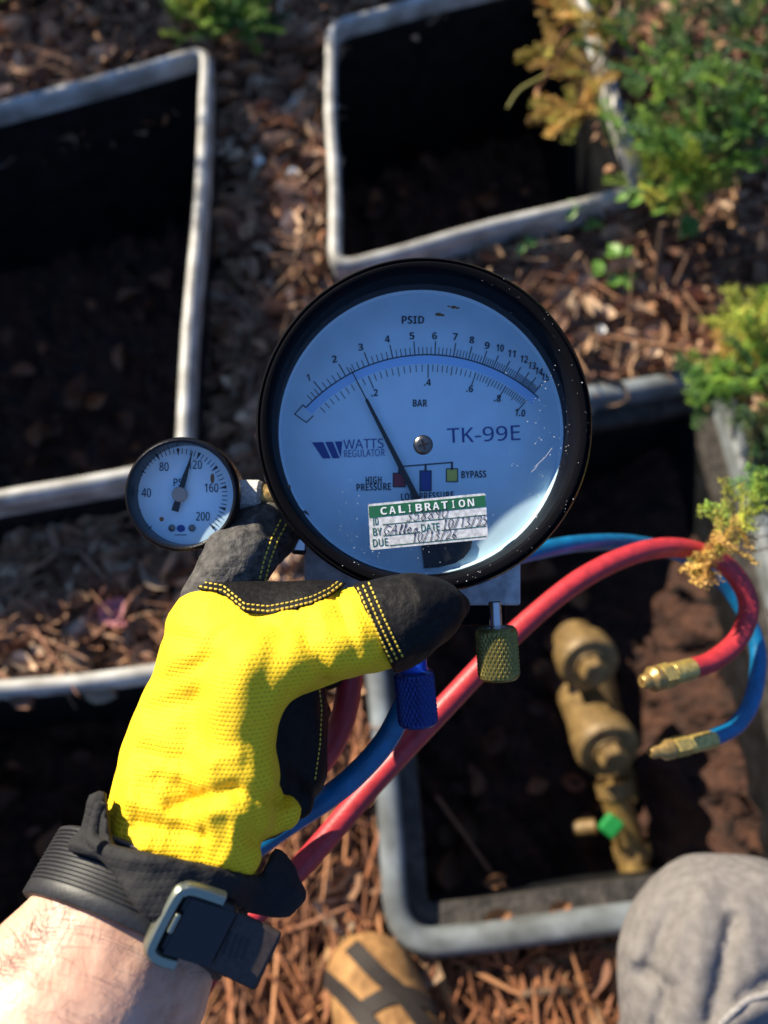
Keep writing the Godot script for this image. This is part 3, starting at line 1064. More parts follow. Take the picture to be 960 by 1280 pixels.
	var su := SD / FOCAL
	var turn := atan2(sx.y, sx.x)
	var word := "CALIBRATION"
	for i in word.length(): letters(st, word[i], S.call(0.13 + 0.074 * i, 0.158, 0.0002), 8.6 * su, M.white_ink, turn, true, (8.0 if word[i] != "I" else 2.6) * su)
	letters(st, "ID", S.call(0.055, 0.375, 0.0001), 7.0 * su, M.green_ink, turn, false, 7 * su)
	letters(st, "BY", S.call(0.062, 0.62, 0.0001), 7.0 * su, M.green_ink, turn, false, 11 * su)
	letters(st, "DATE", S.call(0.515, 0.635, 0.0001), 7.0 * su, M.green_ink, turn, false, 23 * su)
	letters(st, "DUE", S.call(0.085, 0.875, 0.0001), 7.0 * su, M.green_ink, turn, false, 19 * su)
	mb = MB.new()
	for q in [[0.115, 0.985, 0.47], [0.115, 0.42, 0.73], [0.61, 0.985, 0.73], [0.165, 0.985, 0.965]]: stroke(mb, [S.call(q[0], q[2], 0.0001), S.call(q[1], q[2], 0.0001)], 0.9 * su)
	tag(part("form_lines", mb, M.green_ink, st), "", "", "", "stuff")
	mb = MB.new()
	var bs := Basis(sx.normalized(), -sy.normalized(), Vector3(0, 0, 1))
	handwriting(mb, "358890", Transform3D(bs, S.call(0.31, 0.455, 0.00015)), 13.0 * su, 9.3 * su)
	handwriting(mb, "GAllen", Transform3D(bs, S.call(0.11, 0.72, 0.00015)), 12.0 * su, 9.6 * su)
	handwriting(mb, "10/13/25", Transform3D(bs, S.call(0.61, 0.71, 0.00015)), 12.5 * su, 7.6 * su)
	handwriting(mb, "10/13/26", Transform3D(bs, S.call(0.345, 0.95, 0.00015)), 12.0 * su, 7.6 * su)
	part("handwriting", mb, M.pen, st)
	# dust on the lens, and two brown specks
	mb = MB.new()
	for i in 240:
		var a := rng.randf_range(-2.6, 0.6) if rng.randf() < 0.85 else rng.randf() * TAU
		var r := 0.0570 * sqrt(rng.randf_range(0.35, 0.995)) if rng.randf() < 0.6 else 0.0568 - absf(rng.randfn(0, 0.005))
		var s := absf(rng.randfn(0.00007, 0.00008)) + 0.00004
		disc(mb, Transform3D(Basis(Vector3(0, 0, 1), rng.randf() * TAU).scaled(Vector3(1, rng.randf_range(0.4, 1), 1)), Vector3(cos(a) * r, sin(a) * r, -0.0098)), s, 6)
	for q in [[668, 584, 690, 560], [664, 590, 672, 580]]: stroke(mb, [on_plane(q[0], q[1], -0.0098), on_plane((q[0] + q[2]) * 0.5 + 2, (q[1] + q[3]) * 0.5, -0.0098), on_plane(q[2], q[3], -0.0098)], 0.00016)
	tag(part("dust", mb, M.dust, g), "", "", "", "stuff")
	mb = MB.new()
	for q in [[548, 393, 4.5], [553, 394, 3.0], [567, 384, 4.0], [572, 385, 2.6], [561, 383, 2.0]]:
		disc(mb, Transform3D(Basis().scaled(Vector3(1, 0.5, 1)), on_plane(q[0], q[1], -0.0098)), q[2] * su, 9)
	part("dirt_spot", mb, M.dirt_speck, g)
	mb = MB.new()
	for i in 60:
		var a := rng.randf_range(-2.2, 1.2)
		var r := rng.randf_range(0.0572, 0.0628)
		var s := absf(rng.randfn(0.00007, 0.00008)) + 0.00004
		disc(mb, Transform3D(Basis().scaled(Vector3(1, rng.randf_range(0.4, 1), 1)), Vector3(cos(a) * r, sin(a) * r, 0.0002)), s, 6)
	tag(part("bezel_dust", mb, M.dust, g), "", "", "", "stuff")
	# manifold block under the case
	mb = MB.new()
	var b0 := K(380, 652, 0.3235)
	var b1 := K(651, 757, 0.3235)
	rbox(mb, Transform3D(Basis(), Vector3((b0.x + b1.x) / 2, (b0.y + b1.y) / 2, b0.z - 0.017)), Vector3(b1.x - b0.x, b0.y - b1.y, 0.034), 0.0012)
	part("manifold_block", mb, M.white_plastic, g)
	mb = MB.new()
	rbox(mb, Transform3D(Basis(), K(562, 764, 0.335)), Vector3(0.046, 0.010, 0.020), 0.002)
	part("valve_bonnet", mb, M.black_paint, g)
	# side fittings and valves
	mb = MB.new()
	var fit := frame_z(K(300, 620, 0.312), Vector3(1, -0.02, 0), Vector3(0, 0, 1))
	lathe(mb, fit, [Vector2(0.0062, -0.004), Vector2(0.0062, 0.0)], 24)
	hexnut(mb, fit, 0.0066, -0.001, 0.0092, 12)
	var nip := part("nipple", mb, M.tape, g)
	mb = MB.new()
	lathe(mb, fit, [Vector2(0.0050, 0.008), Vector2(0.0050, 0.020)], 24)
	part("brass_thread", mb, M.brass, nip)
	mb = MB.new()
	var plug := frame_z(K(382, 681, 0.318), Vector3(-1, 0.06, 0), Vector3(0, 0, 1))
	hexnut(mb, plug, 0.0042, 0.0, 0.0055)
	part("side_plug", mb, M.steel, g)
	var down := (K(523, 907, 0.303) - K(517, 838, 0.303)).normalized()
	var kx := frame_z(K(517, 838, 0.306), down, Vector3(0, 0, 1))
	mb = MB.new()
	knurled(mb, kx, 0.0079, 0.0, 0.0218)
	var kb := part("blue_valve_knob", mb, M.blue_knob, g)
	mb = MB.new()
	lathe(mb, kx, [Vector2(0.0055, -0.016), Vector2(0.0055, -0.001), Vector2(0.006, 0.0)], 24)
	part("valve_stem", mb, M.blue_stem, kb)
	var ox := frame_z(K(620, 784, 0.306), K(624, 849, 0.303) - K(620, 784, 0.303), Vector3(0, 0, 1))
	mb = MB.new()
	knurled(mb, ox, 0.0082, 0.0, 0.0205)
	var ko := part("brass_valve_knob", mb, M.olive_knob, g)
	mb = MB.new()
	lathe(mb, ox, [Vector2(0.0025, -0.010), Vector2(0.0025, -0.0004), Vector2(0.004, 0.0)], 20)
	part("valve_stem", mb, M.steel, ko)
	# the small gauge on the left side
	var sg := K(226, 618, 0.292)
	var xf := Transform3D(Basis(), sg)
	mb = MB.new()
	lathe(mb, xf, [Vector2(0.001, -0.026), Vector2(0.0185, -0.026), Vector2(0.0200, -0.024), Vector2(0.0203, -0.0065), Vector2(0.0210, -0.006)], 72)
	var cs := part("side_gauge", mb, M.case_metal, g)
	mb = MB.new()
	lathe(mb, xf, [Vector2(0.0203, -0.0068), Vector2(0.0214, -0.0064), Vector2(0.0219, -0.005), Vector2(0.0219, -0.0025), Vector2(0.0213, -0.0006), Vector2(0.0205, 0.0), Vector2(0.0197, -0.0004), Vector2(0.0194, -0.0018), Vector2(0.0192, -0.0100)], 72)
	part("bezel", mb, M.bezel, cs)
	mb = MB.new()
	disc(mb, xf * Transform3D(Basis(), Vector3(0, 0, -0.0096)), 0.0193, 64)
	part("dial", mb, M.dial, cs)
	var QD := 0.3013
	var qu := QD / FOCAL
	var Q := func(px: float, py: float, z := 0.0) -> Vector3: return on_plane(px, py, sg.z - 0.0093 + z)
	for q in [[183, 616, "40"], [205, 583.5, "80"], [243.5, 581, "120"], [264, 610, "160"], [253.5, 645.5, "200"]]:
		letters(cs, q[2], Q.call(q[0], q[1]), 10.5 * qu, M.ink, 0.0, false, (11.5 if q[2].length() == 2 else 17.0) * qu)
	letters(cs, "PSI", Q.call(224, 603), 8.5 * qu, M.ink, 0.0, false, 15 * qu)
	mb = MB.new()
	var cc: Vector3 = Q.call(224.5, 620)
	for i in 51:
		var a := deg_to_rad(-135.0 + 270.0 * i / 50.0 - 2.0)
		var dd := Vector3(sin(a), cos(a), 0)
		if i % 5 == 0:
			var sdd := Vector3(dd.y, -dd.x, 0) * 2.1 * qu
			polygon(mb, [cc + dd * 50 * qu, cc + dd * 59.5 * qu + sdd, cc + dd * 59.5 * qu - sdd])
		else:
			stroke(mb, [cc + dd * 53 * qu, cc + dd * 59.5 * qu], 0.9 * qu)
	for q in [216.5, 225.5, 235]: pass
	stroke(mb, [Q.call(218, 668.5), Q.call(233, 668.5)], 0.9 * qu)
	tag(part("scale_marks", mb, M.ink, cs), "", "", "", "stuff")
	mb = MB.new()
	disc(mb, Transform3D(Basis().scaled(Vector3(1, 0.85, 1)), Q.call(226, 660.5)), 5.2 * qu, 20)
	part("logo", mb, M.blue_ink, cs)
	mb = MB.new()
	for q in [[215, 660], [240, 660]]: lathe(mb, Transform3D(Basis(), Q.call(q[0], q[1])), [Vector2(4.4 * qu, 0), Vector2(4.2 * qu, 0.0004), Vector2(2 * qu, 0.0007), Vector2(0.00002, 0.00075)], 16)
	part("dial_screw", mb, M.dark_steel, cs)
	mb = MB.new()
	disc(mb, Transform3D(Basis().scaled(Vector3(0.42, 1, 1)), Q.call(265.5, 598, 0.0032)), 6.2 * qu, 12)
	disc(mb, Transform3D(Basis(), Q.call(202, 649, 0.0032)), 3.0 * qu, 10)
	part("dirt_spot", mb, M.dirt_speck, cs).set_meta("kind", "stuff")
	mb = MB.new()
	var nt: Vector3 = Q.call(240.5, 564, 0.0016)
	var nh: Vector3 = Q.call(224.5, 618, 0.0016)
	var nl: Vector3 = Q.call(218.5, 639, 0.0016)
	var nd := (nl - nt).normalized()
	var ns := nd.cross(Vector3(0, 0, 1)) * qu
	polygon(mb, [nt - ns * 0.5, nt + ns * 0.5, nt.lerp(nh, 0.55) + ns * 1.6, nt.lerp(nh, 0.62) + ns * 3.2, nh + ns * 3.4, nl + ns * 4.6, nl - ns * 4.6, nh - ns * 3.4, nt.lerp(nh, 0.62) - ns * 3.2, nt.lerp(nh, 0.55) - ns * 1.6])
	part("needle", mb, M.needle, cs)
	mb = MB.new()
	lathe(mb, Transform3D(Basis(), nh), [Vector2(9.4 * qu, -0.0006), Vector2(9.4 * qu, 0.0005), Vector2(8.6 * qu, 0.0008), Vector2(0.00002, 0.0008)], 32)
	part("hub", mb, M.hub, cs)
	mb = MB.new()
	disc(mb, xf * Transform3D(Basis(), Vector3(0, 0, -0.0034)), 0.0195, 64)
	part("lens", mb, M.glass, cs)

# ------------------------------------------------------------------ hoses
func hose(called: String, label: String, way: Array, r: float, m: Material, fit_way: Array) -> void:
	var pts := []
	for q in way: pts.append(spot(q[0], q[1], q[2]))
	var o: Vector3 = pts[0]
	var t := thing(called, label, "hose", Transform3D(Basis(), o))
	var loc := []
	for p in pts: loc.append(p - o)
	var mb := MB.new()
	tube(mb, spline(loc, 10), [r], 18)
	part("hose_tube", mb, m, t)
	var a: Vector3 = loc[-1]
	var b := spot(fit_way[0], fit_way[1], fit_way[2]) - o
	var xf := frame_z(a, b - a)
	var L := (b - a).length()
	mb = MB.new()
	lathe(mb, xf, [Vector2(0.001, -0.004), Vector2(r * 1.04, -0.004), Vector2(r * 1.06, L * 0.05), Vector2(r * 1.06, L * 0.32), Vector2(r * 0.8, L * 0.36)], 24)
	var f := part("ferrule", mb, M.bright_brass, t)
	mb = MB.new()
	hexnut(mb, xf, r * 1.2, L * 0.36, L * 0.62)
	hexnut(mb, xf, r * 1.2, L * 0.3601, L * 0.3602)
	part("hex_nut", mb, M.bright_brass, f)
	mb = MB.new()
	lathe(mb, xf, [Vector2(r * 0.8, L * 0.60), Vector2(r * 1.2, L * 0.64), Vector2(r * 1.2, L * 0.76), Vector2(r * 0.75, L * 0.84), Vector2(r * 0.7, L * 0.96), Vector2(r * 0.5, L), Vector2(0.0005, L)], 24)
	part("coupling", mb, M.brass, f)

func build_hoses() -> void:
	hose("red_hose", "red rubber hose running under the gauge and looping at right to a brass end", [
		[440, 800, 0.340], [436, 860, 0.345], [424, 912, 0.348], [396, 958, 0.352], [340, 1010, 0.358], [260, 1085, 0.365], [150, 1220, 0.375], [50, 1420, 0.385], [130, 1500, 0.39], [198, 1335, 0.385],
		[237, 1255, 0.368], [300, 1165, 0.370], [390, 1068, 0.374], [470, 975, 0.380], [555, 884, 0.390], [645, 790, 0.402], [720, 728, 0.414], [790, 693, 0.427], [850, 685, 0.440], [905, 705, 0.450], [935, 750, 0.452], [925, 795, 0.446], [893, 825, 0.436], [858, 838, 0.424]],
		0.0057, M.red_hose, [802, 853, 0.412])
	hose("blue_hose", "blue rubber hose leaving the blue knob and curling at right to a brass end", [
		[512, 850, 0.322], [505, 880, 0.322], [482, 926, 0.320], [445, 968, 0.318], [405, 1000, 0.318], [335, 1048, 0.328], [230, 1130, 0.350], [90, 1290, 0.385], [-30, 1470, 0.395], [-20, 1490, 0.40], [70, 1330, 0.395], [180, 1120, 0.39], [285, 910, 0.388], [400, 765, 0.388], [510, 722, 0.392],
		[600, 706, 0.400], [670, 689, 0.412], [730, 679, 0.430], [800, 680, 0.458], [865, 700, 0.475], [915, 742, 0.480], [946, 805, 0.474], [943, 865, 0.462], [922, 905, 0.450], [885, 925, 0.440]],
		0.0048, M.blue_hose, [812, 941, 0.428])

# ------------------------------------------------------------------ glove, arm, watch
func build_glove() -> void:
	var anchor := Transform3D(cam_xf.basis, spot(290, 900, 0.285))
	var inv := anchor.affine_inverse()
	var g := thing("work_glove", "yellow mesh work glove with black leather thumb tip gripping the gauge", "glove", anchor)
	var eye := inv * cam_xf.origin
	var P := func(px: float, py: float, d: float) -> Vector3: return inv * spot(px, py, d)
	var limb := func(B: Body, list: Array) -> void:
		for q in list:
			B.bone(P.call(q[0], q[1], q[2]), P.call(q[4], q[5], q[6]), q[3] * q[2] / FOCAL, q[7] * q[6] / FOCAL)
	var flat := func(p: Vector3) -> Vector2:             # where a point of the glove lies across the hand, in picture units
		var w := p - eye
		return Vector2(480.0 + w.x / -w.z * FOCAL, 640.0 - w.y / -w.z * FOCAL)
	var nz := FastNoiseLite.new()
	nz.frequency = 1.0
	nz.fractal_octaves = 2
	nz.seed = 5
	# back of the hand and thumb
	var B := Body.new()
	B.k = 0.010
	limb.call(B, [
		[222, 1075, 0.266, 100, 240, 985, 0.274, 88],
		[240, 985, 0.274, 88, 256, 915, 0.280, 80],
		[256, 915, 0.280, 80, 284, 822, 0.285, 78],
		[284, 822, 0.280, 74, 262, 778, 0.288, 46],
		[296, 822, 0.280, 74, 392, 797, 0.277, 54],
		[392, 797, 0.277, 52, 470, 784, 0.274, 46],
		[470, 784, 0.274, 46, 524, 770, 0.272, 40],
		[295, 1010, 0.268, 54, 352, 1016, 0.272, 24],
		[288, 1060, 0.250, 40, 296, 985, 0.252, 44], [296, 985, 0.252, 44, 304, 870, 0.255, 40], [304, 870, 0.255, 40, 320, 838, 0.255, 36], [320, 838, 0.255, 36, 440, 804, 0.260, 32],
	])
	var folds := [   # creases in the knit: from, to, half-width and depth in picture units
		[[200, 975], [250, 1000], 9, 5.0], [[215, 1010], [290, 985], 9, 6.0], [[175, 1030], [255, 1045], 8, 4.5], [[245, 1050], [252, 1010], 9, -3.0], [[285, 1075], [292, 1035], 9, -3.0],
		[[180, 940], [235, 955], 10, 4.0], [[190, 890], [250, 870], 12, 4.0], [[205, 850], [265, 825], 10, 3.0], [[345, 800], [330, 860], 12, 3.5], [[420, 745], [445, 815], 7, 3.5], [[400, 760], [418, 830], 8, -2.0], [[385, 800], [405, 842], 8, 4.0], [[300, 990], [350, 1000], 8, 5.0], [[310, 1045], [340, 1060], 8, 4.0],
		[[215, 795], [235, 800], 10, 4.0], [[225, 960], [300, 945], 10, -2.5], [[265, 1015], [310, 1020], 8, -4.0], [[160, 1000], [215, 1020], 8, -3.5], [[345, 770], [410, 762], 10, -2.0], [[352, 790], [430, 780], 9, 2.0],
	]
	var wrinkle := func(p: Vector3, d: float) -> float:
		if d > 0.006: return d
		var q: Vector2 = flat.call(p)
		var s := 0.00029
		var out := d
		for f in folds:
			var a := Vector2(f[0][0], f[0][1])
			var b := Vector2(f[1][0], f[1][1])
			var c := Geometry2D.get_closest_point_to_segment(q, a, b)
			var e := q.distance_to(c) / (float(f[2]) * 1.2)
			if e < 2.5: out += f[3] * 1.35 * s * exp(-e * e)
		var low := smoothstep(900.0, 1010.0, q.y)
		out += nz.get_noise_3d(p.x * 110.0, p.y * 45.0, p.z * 70.0) * (0.0005 + 0.0009 * low)
		return out
	B.post = wrinkle
	var cloth: Callable = B.post
	# hem: the knit ends along this line
	var hem_a := Vector2(112, 1052)
	var hem_b := Vector2(330, 1098)
	var hem_n := Vector2(-(hem_b - hem_a).y, (hem_b - hem_a).x).normalized()
	B.post = func(p: Vector3, d: float) -> float:
		var q: Vector2 = flat.call(p)
		return maxf(cloth.call(p, d), (q - hem_a).dot(hem_n) * 0.00028)
	var mb := body_mesh(B, P.call(90, 1140, 0.31), P.call(600, 690, 0.245) + Vector3(0, 0, 0.03), 0.0016)
	part("knit_back", mb, M.fabric, g)
	# leather thumb cap
	var T := Body.new()
	T.k = 0.010
	limb.call(T, [
		[392, 797, 0.277, 52, 470, 784, 0.274, 46],
		[470, 784, 0.273, 46, 518, 769, 0.272, 40],
		[518, 767, 0.272, 37, 545, 760, 0.274, 24],
		[440, 806, 0.264, 30, 492, 793, 0.267, 24],
		[530, 764, 0.274, 24, 572, 757, 0.279, 8],
		[495, 800, 0.278, 20, 540, 775, 0.279, 10],
	])
	var cap_a := Vector2(443, 735)
	var cap_n := Vector2(100, -47).normalized()
	T.post = func(p: Vector3, d: float) -> float:
		var q: Vector2 = flat.call(p)
		var o := d - 0.0010 + nz.get_noise_3d(p.x * 90.0, p.y * 90.0, p.z * 90.0) * 0.0007
		var cz := q.distance_to(Geometry2D.get_closest_point_to_segment(q, Vector2(520, 795), Vector2(552, 770))) / 8.0
		o += 0.0007 * exp(-cz * cz)
		return maxf(o, -(q - cap_a).dot(cap_n) * 0.00028)
	mb = body_mesh(T, P.call(420, 860, 0.305), P.call(600, 700, 0.25), 0.0014)
	part("thumb_cap", mb, M.leather, g)
	# leather patch over the web of the thumb
	var edge := [[225, 716], [250, 738], [279, 743], [306, 766], [335, 769], [362, 764], [390, 757], [411, 747], [432, 731], [470, 690]]
	var W := Body.new()
	W.k = 0.010
	W.a = B.a
	W.b = B.b
	W.ra = B.ra
	W.rb = B.rb
	W.all_near()
	W.bone(P.call(290, 765, 0.288), P.call(405, 768, 0.284), 30 * 0.288 / FOCAL, 30 * 0.288 / FOCAL)
	var above := func(q: Vector2) -> float:              # picture units above the edge of the patch
		for i in edge.size() - 1:
			if q.x >= edge[i][0] and q.x <= edge[i + 1][0]:
				return lerpf(edge[i][1], edge[i + 1][1], (q.x - edge[i][0]) / (edge[i + 1][0] - edge[i][0])) - q.y
		return -20.0
	W.post = func(p: Vector3, d: float) -> float:
		var q: Vector2 = flat.call(p)
		return maxf(d - 0.0012, -above.call(q) * 0.00028)
	mb = body_mesh(W, P.call(225, 790, 0.33), P.call(455, 690, 0.25), 0.0014)
	part("web_patch", mb, M.leather, g)
	# fingers that go round the back of the block
	var F := Body.new()
	F.k = 0.006
	limb.call(F, [
		[268, 752, 0.289, 42, 298, 700, 0.296, 40], [298, 700, 0.296, 40, 334, 662, 0.314, 36], [334, 662, 0.314, 36, 385, 645, 0.336, 30],
	])
	F.post = func(p: Vector3, d: float) -> float: return d + nz.get_noise_3d(p.x * 70.0, p.y * 70.0, p.z * 70.0) * 0.0016
	mb = body_mesh(F, P.call(215, 815, 0.37), P.call(430, 600, 0.27), 0.0018)
	part("index_finger", mb, M.dusty_leather, g)
	for q in [
		[[290, 800, 0.308, 38], [318, 790, 0.335, 36], [370, 780, 0.352, 32], [425, 785, 0.348, 26], "middle_finger"],
		[[300, 850, 0.308, 38], [330, 845, 0.335, 35], [372, 838, 0.345, 31], [408, 838, 0.340, 25], "ring_finger"],
		[[310, 905, 0.305, 36], [340, 905, 0.325, 32], [368, 895, 0.334, 28], [392, 890, 0.330, 22], "little_finger"]]:
		var G := Body.new()
		G.k = 0.005
		for i in 3: limb.call(G, [[q[i][0], q[i][1], q[i][2], q[i][3], q[i + 1][0], q[i + 1][1], q[i + 1][2], q[i + 1][3]]])
		mb = body_mesh(G, P.call(q[0][0] - 60, q[0][1] + 60, 0.375), P.call(q[3][0] + 60, q[3][1] - 65, 0.29), 0.0024)
		part(q[4], mb, M.leather, g)
	# palm leather seen below the thumb
	var L := Body.new()
	L.k = 0.008
	limb.call(L, [
		[300, 850, 0.300, 60, 330, 985, 0.292, 50], [345, 865, 0.302, 50, 362, 965, 0.300, 40], [372, 875, 0.306, 36, 380, 955, 0.302, 28], [330, 1000, 0.285, 50, 372, 1005, 0.285, 18],
	])
	L.post = func(p: Vector3, d: float) -> float: return d + nz.get_noise_3d(p.x * 60.0, p.y * 35.0, p.z * 60.0) * 0.0016
	mb = body_mesh(L, P.call(215, 1075, 0.335), P.call(440, 790, 0.262), 0.0018)
	part("palm", mb, M.leather, g)
	# cuff
	var C := Body.new()
	C.k = 0.008
	limb.call(C, [[210, 1100, 0.2535, 104, 240, 985, 0.266, 92], [122, 1006, 0.250, 12, 113, 1052, 0.247, 17], [330, 1078, 0.268, 22, 352, 1120, 0.268, 18], [250, 1105, 0.262, 60, 345, 1112, 0.266, 22]])
	C.post = func(p: Vector3, d: float) -> float:
		var q: Vector2 = flat.call(p)
		var t := (q - hem_a).dot(hem_n)
		var lo := -2.0
		if q.x < 142.0: lo = -78.0 * smoothstep(142.0, 130.0, q.x)
		if q.x > 322.0: lo = -40.0 * smoothstep(322.0, 345.0, q.x)
		var o := d - 0.0005 + nz.get_noise_3d(p.x * 80.0, p.y * 80.0, p.z * 80.0) * 0.0014
		o -= 0.0016 * exp(-pow((t - 9.0) / 11.0, 2.0))
		return maxf(maxf(o, (lo - t) * 0.00027), (t - lerpf(18.0, 80.0, smoothstep(118.0, 188.0, q.x)) + 34.0 * smoothstep(195.0, 240.0, q.x)) * 0.00027)
	mb = body_mesh(C, P.call(70, 1190, 0.31), P.call(400, 950, 0.225), 0.0018)
	var cuff := part("cuff", mb, M.black_cloth, g)
	mb = MB.new()
	var way := []
	for q in [[141, 984], [127, 1004], [119, 1030], [116, 1050], [128, 1060]]:
		var h := trace(C, eye, (P.call(q[0], q[1], 0.26) - eye).normalized())
		if h.is_finite(): way.append(h + Vector3(0, 0, -0.0004))
	if way.size() > 2:
		tube(mb, spline(way, 6), [0.0022], 8)
		part("piping", mb, M.black_cloth, cuff)
	# stitching
	mb = MB.new()
	var sew := func(body: Body, line: Array, step: float, r: float) -> void:
		var pts := PackedVector2Array()
		for i in line.size() - 1:
			var a := Vector2(line[i][0], line[i][1])
			var b := Vector2(line[i + 1][0], line[i + 1][1])
			var n := int(maxf(1.0, a.distance_to(b) / 1.5))
			for k in n: pts.append(a.lerp(b, float(k) / n))
		var per := int(step / 1.5)
		for i in range(0, pts.size() - per, per):
			var q0: Vector2 = pts[i]
			var q1: Vector2 = pts[i + int(per * 0.72)]
			var ends := []
			for q in [q0, q0.lerp(q1, 0.5), q1]:
				var h := trace(body, eye, (P.call(q.x, q.y, 0.28) - eye).normalized())
				if h.is_finite(): ends.append(h)
			if ends.size() == 3 and ends[0].distance_to(ends[2]) < 0.006:
				var lift: Vector3 = (eye - ends[1]).normalized() * r * 0.5
				tube(mb, PackedVector3Array([ends[0] - lift * 0.5, ends[1] + lift, ends[2] - lift * 0.5]), [r], 6)
	for o in [5.0, 12.0, 20.0]:
		var s: Vector2 = cap_n * o
		sew.call(T, [[443 + s.x, 737 + s.y], [464 + s.x, 785 + s.y], [487 + s.x, 833 + s.y]], 6.5, 0.00036)
	var under := []
	var under2 := []
	for i in range(1, edge.size() - 1):
		under.append([edge[i][0], edge[i][1] - 5])
		under2.append([edge[i][0], edge[i][1] - 11])
	sew.call(W, under, 7.0, 0.00036)
	sew.call(W, under2, 7.0, 0.00036)
	sew.call(F, [[351, 650], [340, 672], [330, 700], [322, 735]], 6.0, 0.0004)
	sew.call(F, [[358, 655], [347, 676], [337, 703], [329, 737]], 6.0, 0.0004)
	sew.call(L, [[398, 850], [402, 885], [400, 930], [393, 980]], 6.0, 0.00034)
	tag(part("stitching", mb, M.thread, g), "", "", "", "stuff")

func build_arm() -> void:
	var anchor := Transform3D(cam_xf.basis, spot(150, 1200, 0.25))
	var inv := anchor.affine_inverse()
	var P := func(px: float, py: float, d: float) -> Vector3: return inv * spot(px, py, d)
	var o := thing("person", "bare left forearm, grey trouser knee and tan boot of the person holding the gauge", "person", anchor)
	var B := Body.new()
	B.k = 0.012
	var limbs := [[235, 1040, 0.272, 70, 205, 1100, 0.264, 84], [205, 1100, 0.264, 86, 165, 1165, 0.262, 92], [165, 1165, 0.260, 92, 95, 1275, 0.242, 122], [95, 1275, 0.242, 124, -90, 1560, 0.205, 172], [215, 1130, 0.268, 60, 170, 1230, 0.262, 90], [120, 1130, 0.252, 60, 20, 1260, 0.240, 80]]
	for q in limbs: B.bone(P.call(q[0], q[1], q[2]), P.call(q[4], q[5], q[6]), q[3] * q[2] / FOCAL, q[7] * q[6] / FOCAL)
	var nz := FastNoiseLite.new()
	nz.frequency = 1.0
	nz.seed = 9
	B.post = func(p: Vector3, d: float) -> float: return d + nz.get_noise_3d(p.x * 40.0, p.y * 40.0, p.z * 40.0) * 0.0010
	var mb := body_mesh(B, P.call(-330, 1800, 0.30), P.call(400, 950, 0.19), 0.0028)
	part("forearm", mb, M.skin, o)
	mb = MB.new()
	var eye := inv * cam_xf.origin
	for i in 240:
		var q := Vector2(rng.randf_range(-10, 150), rng.randf_range(1120, 1285))
		if i < 150:
			var t := rng.randf()
			q = Vector2(lerpf(-12, 66, t), lerpf(1216, 1128, t)) + Vector2(rng.randfn(8, 9), rng.randfn(6, 7))
		elif i > 210:
			q = Vector2(rng.randf_range(150, 240), rng.randf_range(1180, 1285))
		var h := trace(B, eye, (P.call(q.x, q.y, 0.25) - eye).normalized())
		if not h.is_finite(): continue
		var out: Vector3 = (h - P.call(140, 1210, 0.262)).normalized()
		var along: Vector3 = (P.call(60, 1300, 0.25) - P.call(180, 1120, 0.25)).normalized()
		var Lh := rng.randf_range(0.004, 0.011)
		var dir: Vector3 = (along * rng.randf_range(-1.0, -0.3) + out * rng.randf_range(0.25, 0.8) + Vector3(rng.randfn(0, 0.3), rng.randfn(0, 0.3), 0)).normalized()
		tube(mb, PackedVector3Array([h, h + dir * Lh * 0.5, h + dir * Lh + along * rng.randfn(0, 0.0015)]), [0.00005, 0.000045, 0.00001], 3, false)
	tag(part("arm_hair", mb, M.hair, o), "", "", "", "stuff")
	# trouser leg: bent knee pointing at the box
	var T := Body.new()
	T.k = 0.03
	var s := 1.0 / FOCAL
	for q in [[896, 1172, 0.56, 88, 945, 1170, 0.56, 92], [838, 1205, 0.575, 46, 842, 1300, 0.57, 50], [905, 1205, 0.565, 104, 935, 1450, 0.52, 135], [935, 1450, 0.52, 135, 965, 1850, 0.47, 185], [892, 1230, 0.57, 100, 880, 1330, 0.75, 95], [880, 1330, 0.75, 95, 850, 1420, 0.90, 85]]:
		T.bone(P.call(q[0], q[1], q[2]), P.call(q[4], q[5], q[6]), q[3] * q[2] * s, q[7] * q[6] * s)
	var creases := [[[838, 1140], [808, 1215], 11, 6.0], [[915, 1150], [890, 1275], 9, 9.0], [[880, 1120], [862, 1260], 16, -5.0], [[815, 1215], [838, 1235], 8, 6.0], [[835, 1235], [818, 1290], 8, 7.0], [[786, 1190], [792, 1200], 9, -5.0], [[855, 1150], [840, 1240], 9, -4.0], [[930, 1130], [945, 1210], 14, -4.0], [[925, 1250], [965, 1225], 8, 5.0]]
	T.post = func(p: Vector3, d: float) -> float:
		if d > 0.02: return d
		var w := p - eye
		var q := Vector2(480.0 + w.x / -w.z * FOCAL, 640.0 - w.y / -w.z * FOCAL)
		var out := d + nz.get_noise_3d(p.x * 14.0, p.y * 14.0, p.z * 14.0) * 0.003
		for f in creases:
			var c := Geometry2D.get_closest_point_to_segment(q, Vector2(f[0][0], f[0][1]), Vector2(f[1][0], f[1][1]))
			var e := q.distance_to(c) / float(f[2])
			if e < 2.5: out += f[3] * 0.00085 * exp(-e * e)
		return out
	mb = body_mesh(T, P.call(740, 1500, 1.0).min(P.call(740, 1900, 0.45)), P.call(1300, 1040, 0.45).max(P.call(1300, 1040, 0.6)), 0.0055)
	var leg := part("trouser_leg", mb, M.denim, o)
	mb = MB.new()
	var way := []
	for q in [[900, 1282], [920, 1262], [936, 1250], [960, 1243], [985, 1240]]:
		var h := trace(T, eye, (P.call(q[0], q[1], 0.5) - eye).normalized(), 1.5)
		if h.is_finite(): way.append(h)
	if way.size() > 2:
		tube(mb, spline(way, 6), [0.0022], 8)
		part("seam", mb, M.denim_seam, leg)
	# boot: toe at the bottom of the picture
	var K2 := Body.new()
	K2.k = 0.02
	var sole_y := 0.0
	var toe := inv * on_level(458, 1222, 0.045)
	var mid := inv * on_level(490, 1310, 0.055)
